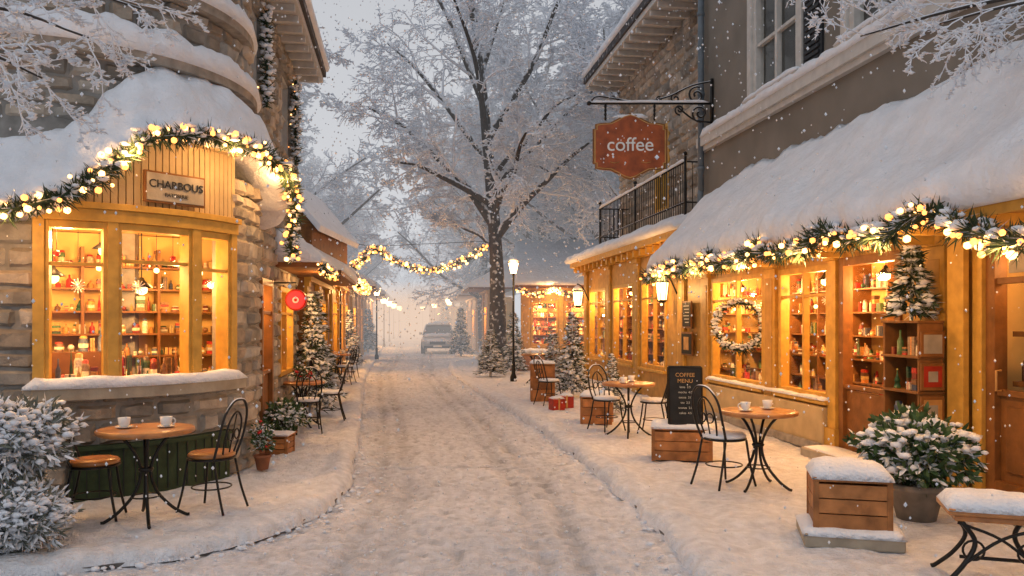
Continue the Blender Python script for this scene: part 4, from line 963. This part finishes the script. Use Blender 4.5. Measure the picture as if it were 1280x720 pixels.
def make_chair(name='bistro_chair',cush=True):
    r=empty(name); m=MB()
    lathe(m,[(.19,.44),(.205,.445),(.205,.458),(.19,.462)],(0,0,0),28,'iron')
    for sx in(-1,1):
        tube(m,spline([(sx*.14,.14,.44),(sx*.16,.17,.2),(sx*.19,.21,0)],4),.011,6,'iron')
        tube(m,spline([(sx*.15,-.13,.44),(sx*.16,-.18,.2),(sx*.18,-.24,0)],4),.011,6,'iron')
    tube(m,[(.165*math.cos(t),.165*math.sin(t),.2) for t in lin(0,6.283,25)],.007,5,'iron')
    tube(m,spline([(-.155,-.13,.45),(-.175,-.19,.62),(-.165,-.24,.82),(-.09,-.27,.94),(0,-.275,.965),(.09,-.27,.94),(.165,-.24,.82),(.175,-.19,.62),(.155,-.13,.45)],5),.012,6,'ironsnow')
    tube(m,spline([(-.07,-.155,.46),(-.10,-.20,.62),(-.085,-.24,.78),(0,-.255,.86),(.085,-.24,.78),(.10,-.20,.62),(.07,-.155,.46)],5),.009,6,'iron')
    for sx in(-1,1): tube(m,[(sx*.045+.04*math.cos(t)*sx,-.215-.02*(t/8),.66+.045*math.sin(t)) for t in lin(-1.5,5,14)],.007,5,'iron')
    tube(m,[(0,-.165,.46),(0,-.25,.84)],.007,5,'iron')
    m.obj('iron_frame',r); 
    m=MB(); lathe(m,[(.17,.455),(.195,.468),(.20,.485),(.18,.505),(.10,.512),(.004,.514)],(0,0,0),26,'wood' if not cush else 'snow'); m.obj('seat_pad',r); return r
tb=make_table(); tb.location=(-3.02,6.6,0)
dup(tb,'bistro_table',(2.43,7.9,0),.4); dup(tb,'bistro_table',(1.66,11.4,0),.9); dup(tb,'bistro_table',(-3.25,12.4,0),.2,.92); dup(tb,'bistro_table',(-4.6,21,0),.2); dup(tb,'bistro_table',(.62,21,0),.2)
c1=make_chair(cush=False); c1.location=(-3.46,6.62,0); c1.rotation_euler=(0,0,rad(-75))
dup(c1,'bistro_chair',(-2.62,6.98,0),rad(75),1.0)
c2=make_chair(cush=True); c2.location=(2.12,8.0,0); c2.rotation_euler=(0,0,rad(-60)); c2.scale=(1.08,1.08,1.04)
for x,y,a in((2.08,11.7,70),(1.42,12.0,-150),(-2.95,13.0,100),(-3.0,11.75,20),(.72,15.6,-60),(-4.25,20.4,80),(-4.55,22.4,40)): dup(c2,'bistro_chair',(x,y,0),rad(a))
def crate(name,x,y,w,d,h,rz=0,base=False,th=.06,z=0):
    r=empty(name,(x,y,z),rz); m=MB(); n=3; z0=.12 if base else .0
    if base: 
        b=MB(); box(b,-w/2-.09,w/2+.09,-d/2-.09,d/2+.09,0,.10,'plaque'); b.obj('stone_slab',r,bevel=.015); b=MB(); snowcap(b,-w/2-.10,w/2+.10,-d/2-.10,d/2+.10,.10,.05); b.obj('slab_snow',r)
    ph=(h-z0-.02)/n
    for k in range(n):
        a=z0+.01+k*ph; b_=a+ph-.008
        for s in(-1,1):
            c=R.uniform(.7,1.3); box(m,-w/2,w/2,s*d/2-.012,s*d/2+.012,a,b_,'crate',(c,c,c)); c=R.uniform(.7,1.3); box(m,s*w/2-.012,s*w/2+.012,-d/2+.013,d/2-.013,a,b_,'crate',(c,c,c))
    for sx in(-1,1):
        for sy in(-1,1): box(m,sx*(w/2)-.02,sx*(w/2)+.02,sy*(d/2)-.018,sy*(d/2)+.018,z0,h,'crate',(.8,.8,.8))
    box(m,-w/2-.02,w/2+.02,-d/2-.02,d/2+.02,h,h+.03,'crate',(.95,.95,.95)); m.obj('slatted_box',r,bevel=.004)
    m=MB(); snowcap(m,-w/2-.03,w/2+.03,-d/2-.03,d/2+.03,h+.03,th); m.obj('snow_cap',r); return r
crate('wooden_crate',2.52,6.0,.50,.40,.47,rad(-14),True,.10)
crate('wooden_crate',2.02,9.55,.66,.45,.36,rad(-10),False,.06)
crate('wooden_crate',1.36,12.8,.46,.4,.42,rad(-10),False,.07)
crate('wooden_crate',.62,16.3,.45,.4,.75,0,False,.06)
crate('wooden_crate',.75,26.2,1.6,.5,.55,0,False,.12)
cb=empty('chalkboard_sign',(2.05,9.5,.43),rad(-8)); m=MB()
for s in(-1,1):
    vs=[(-.19,s*.13,0),(.19,s*.13,0),(.19,s*.02,.66),(-.19,s*.02,.66)]; 
    V=[(x,y,z) for x,y,z in vs]+[(x,y+s*.02,z) for x,y,z in vs]; m.add(V,[(0,1,2,3),(4,5,6,7),(0,1,5,4),(1,2,6,5),(2,3,7,6),(3,0,4,7)],'black')
    for a,b in((0,1),(1,2),(2,3),(3,0)): tube(m,[Vector(vs[a])+Vector((0,s*.015,0)),Vector(vs[b])+Vector((0,s*.015,0))],.014,4,'iron',smooth=False)
m.obj('board',cb)
for i,(t,sz) in enumerate([('COFFEE',.065),('MENU',.065),('latte  3.5',.036),('mocha  4.0',.036),('cocoa  3.0',.036),('tea  2.5',.036),('scones  2.0',.036),('cakes  4.5',.036)]):
    zz=[.57,.50,.43,.37,.31,.25,.19,.13][i]; o=text(t,(0,-(.13-.11*zz/.66)-.026,zz),0,sz,'gold' if i<2 else 'chalk',cb,.001); o.rotation_euler=(rad(90-9.5),0,0)
bn=empty('snowy_side_table',(3.05,5.05,0),rad(-18)); m=MB(); box(m,-.30,.30,-.2,.2,.44,.48,'wood'); box(m,-.26,.26,-.17,.17,.40,.439,'wood'); m.obj('table_top',bn,bevel=.008); m=MB(); snowcap(m,-.30,.30,-.2,.2,.48,.085); m.obj('snow_cap',bn); m=MB()
for sx in(-1,1):
    for sy in(-1,1): tube(m,spline([(sx*.22,sy*.16,.40),(sx*.14,sy*.13,.27),(sx*.2,sy*.15,.14),(sx*.30,sy*.19,.03),(sx*.33,sy*.2,.012)],6),.015,6,'iron')
    tube(m,[(sx*.15+.06*math.cos(t),-.14,.22+.06*math.sin(t)) for t in lin(0,6.28,16)],.008,5,'iron'); tube(m,spline([(sx*.24,-.15,.39),(0,-.15,.3),(-sx*.22,-.15,.12)],5),.010,6,'iron')
tube(m,[(-.2,0,.14),(.2,0,.14)],.012,6,'iron'); m.obj('iron_legs',bn)
ds=empty('display_shelf'); m=MB(); q=MB(); a,b=7.68,8.25
fbox(m,RF,a,a+.03,.0,1.62,.165,.42,'inwood'); fbox(m,RF,b-.03,b,.0,1.62,.165,.42,'inwood'); fbox(m,RF,a+.031,b-.031,0,1.62,.165,.18,'inwood')
for z in(.3,.62,.94,1.28,1.62): fbox(m,RF,a-.01,b+.01,z,z+.025,.162,.44,'inwood'); 
for z in(.325,.645,.965,1.305): goods(q,RF,a+.04,b-.04,z+.001,.22,.41,.27,big=1.1)
m.obj('shelf',ds,bevel=.004); q.obj('books_and_boxes',ds,recalc=False)
t=pine(.75,.2,31,.5,16,name='small_christmas_tree'); t.location=(*RF(7.97,.3),1.645)
pf=empty('picture_frames'); m=MB(); SP=P2(RF(7.668,.15),RF(7.668,.46),1)
if SP.N[1]>0: SP=P2(RF(7.668,.15),RF(7.668,.46),-1)
for z,h_,mt_ in((1.3,.24,'plaque'),(.98,.26,'red'),(.66,.26,'gold'),(.34,.26,'red')):
    fbox(m,SP,.03,.27,z,z+h_,.002,.02,'door'); fbox(m,SP,.055,.245,z+.03,z+h_-.03,.021,.024,mt_); fbox(m,SP,.1,.2,z+.08,z+h_-.08,.0245,.027,'plaque')
m.obj('frames',pf,bevel=.002)
m=MB(); fbox(m,RF,8.8,9.6,.12,.78,-.75,-.4,'red'); m.obj('red_counter',gs,bevel=.01)
wr=empty('wreath'); cxw,cyw=RF(12.3,.16); ct=Vector((cxw,cyw,1.55))
wr_pts=[ct+Vector((.36*math.cos(t)*.9,.36*math.cos(t)*-.42,.36*math.sin(t))) for t in lin(0,6.283,33)]
garland('wreath',wr_pts,.095,260,3,95,parent=wr,bs=.014)
m=MB(); tube(m,[ct+Vector((0,0,.34)),ct+Vector((.05,.06,.75))],.006,4,'red'); m.obj('ribbon',wr)
o=shrub(.86,.6,4,base=.26,n=800,snow=260,pot=(.22,.30,'potg'),name='potted_shrub',ll=.085); o.location=(3.36,6.65,0)
o=shrub(.52,.42,5,base=.16,n=300,snow=110,pot=(.15,.2,'pot')); o.location=(-2.98,10.5,0)
o=shrub(.26,.32,6,base=.2,n=120,snow=30,pot=(.09,.16,'pot'),flowers=12,name='potted_flowers',ll=.05); o.location=(-2.76,8.85,0)
o=shrub(.3,.25,8,base=.18,n=120,snow=30,pot=(.1,.18,'pot'),flowers=10,name='potted_flowers',ll=.05); o.location=(-3.05,9.6,0)
o=shrub(.34,.2,9,base=.0,n=120,snow=12,flowers=26,name='poinsettia',ll=.05); o.location=(-3.25,12.4,.72)
crate('wooden_crate',-2.95,9.9,.4,.3,.22,0,False,.02)
o=shrub(.92,.62,14,base=.42,n=1300,snow=1000,leaf='frostleaf',name='snowy_bush',ll=.085,rmin=.3,sq=.72); o.location=(-3.84,6.02,0)
o=shrub(.66,.5,15,base=-.04,n=900,snow=700,leaf='frostleaf',name='snowy_bush',ll=.08,rmin=.3,sq=.85); o.location=(-3.56,5.72,0)
o=shrub(.9,.55,16,base=.0,n=900,snow=600,leaf='frostleaf',name='snowy_bush',ll=.08,rmin=.3,sq=.72); o.location=(-4.05,6.1,0)
p1=pine(2.25,.50,43,.62,26); p1.location=(-3.85,15.6,0)
for x,y,s,a in((-3.42,13.6,(.7,.7,.95),1),(1.30,17.2,(.75,.75,.82),2),(.05,24.5,(.8,.8,.85),3),(-.62,23.2,(.85,.85,.62),4),(-4.9,18.3,(.8,.8,.85),2.5),(1.75,14.0,(.45,.45,.48),2),(-5.5,27,(.9,.9,.9),5),(-2.3,36,(1,1,1),.3),(-7.2,40,(1,1,1),1.3),(-4.6,55,(1.4,1.4,1.3),1.9),(1.0,19.3,(.7,.7,.6),4.4)):
    dup(p1,'pine_tree',(x,y,0),a,s)
gb=empty('gift_box',(1.02,15.0,0)); m=MB(); box(m,-.13,.13,-.12,.12,0,.24,'red'); box(m,-.02,.02,-.125,.125,0.001,.245,'gold'); m.obj('box',gb,bevel=.006); m=MB(); snowcap(m,-.13,.13,-.12,.12,.24,.04); m.obj('snow_cap',gb)
dup(gb,'gift_box',(.82,14.7,0),.4,.9)
m=MB(); rf_=random.Random(77)
for _ in range(12500):
    y=2.6+26*rf_.random()**.7; x=rf_.uniform(-.75,.75)*y; z=rf_.uniform(.02,1.65+.45*y); s=rf_.uniform(.004,.0105)*(.55+y*.085)
    blob(m,(x,y,z),(s,s,s*1.3),'snow',jit=.15,rng=rf_,o=True)
m.obj('falling_snow',recalc=False)
print('done',time.time()-T0)
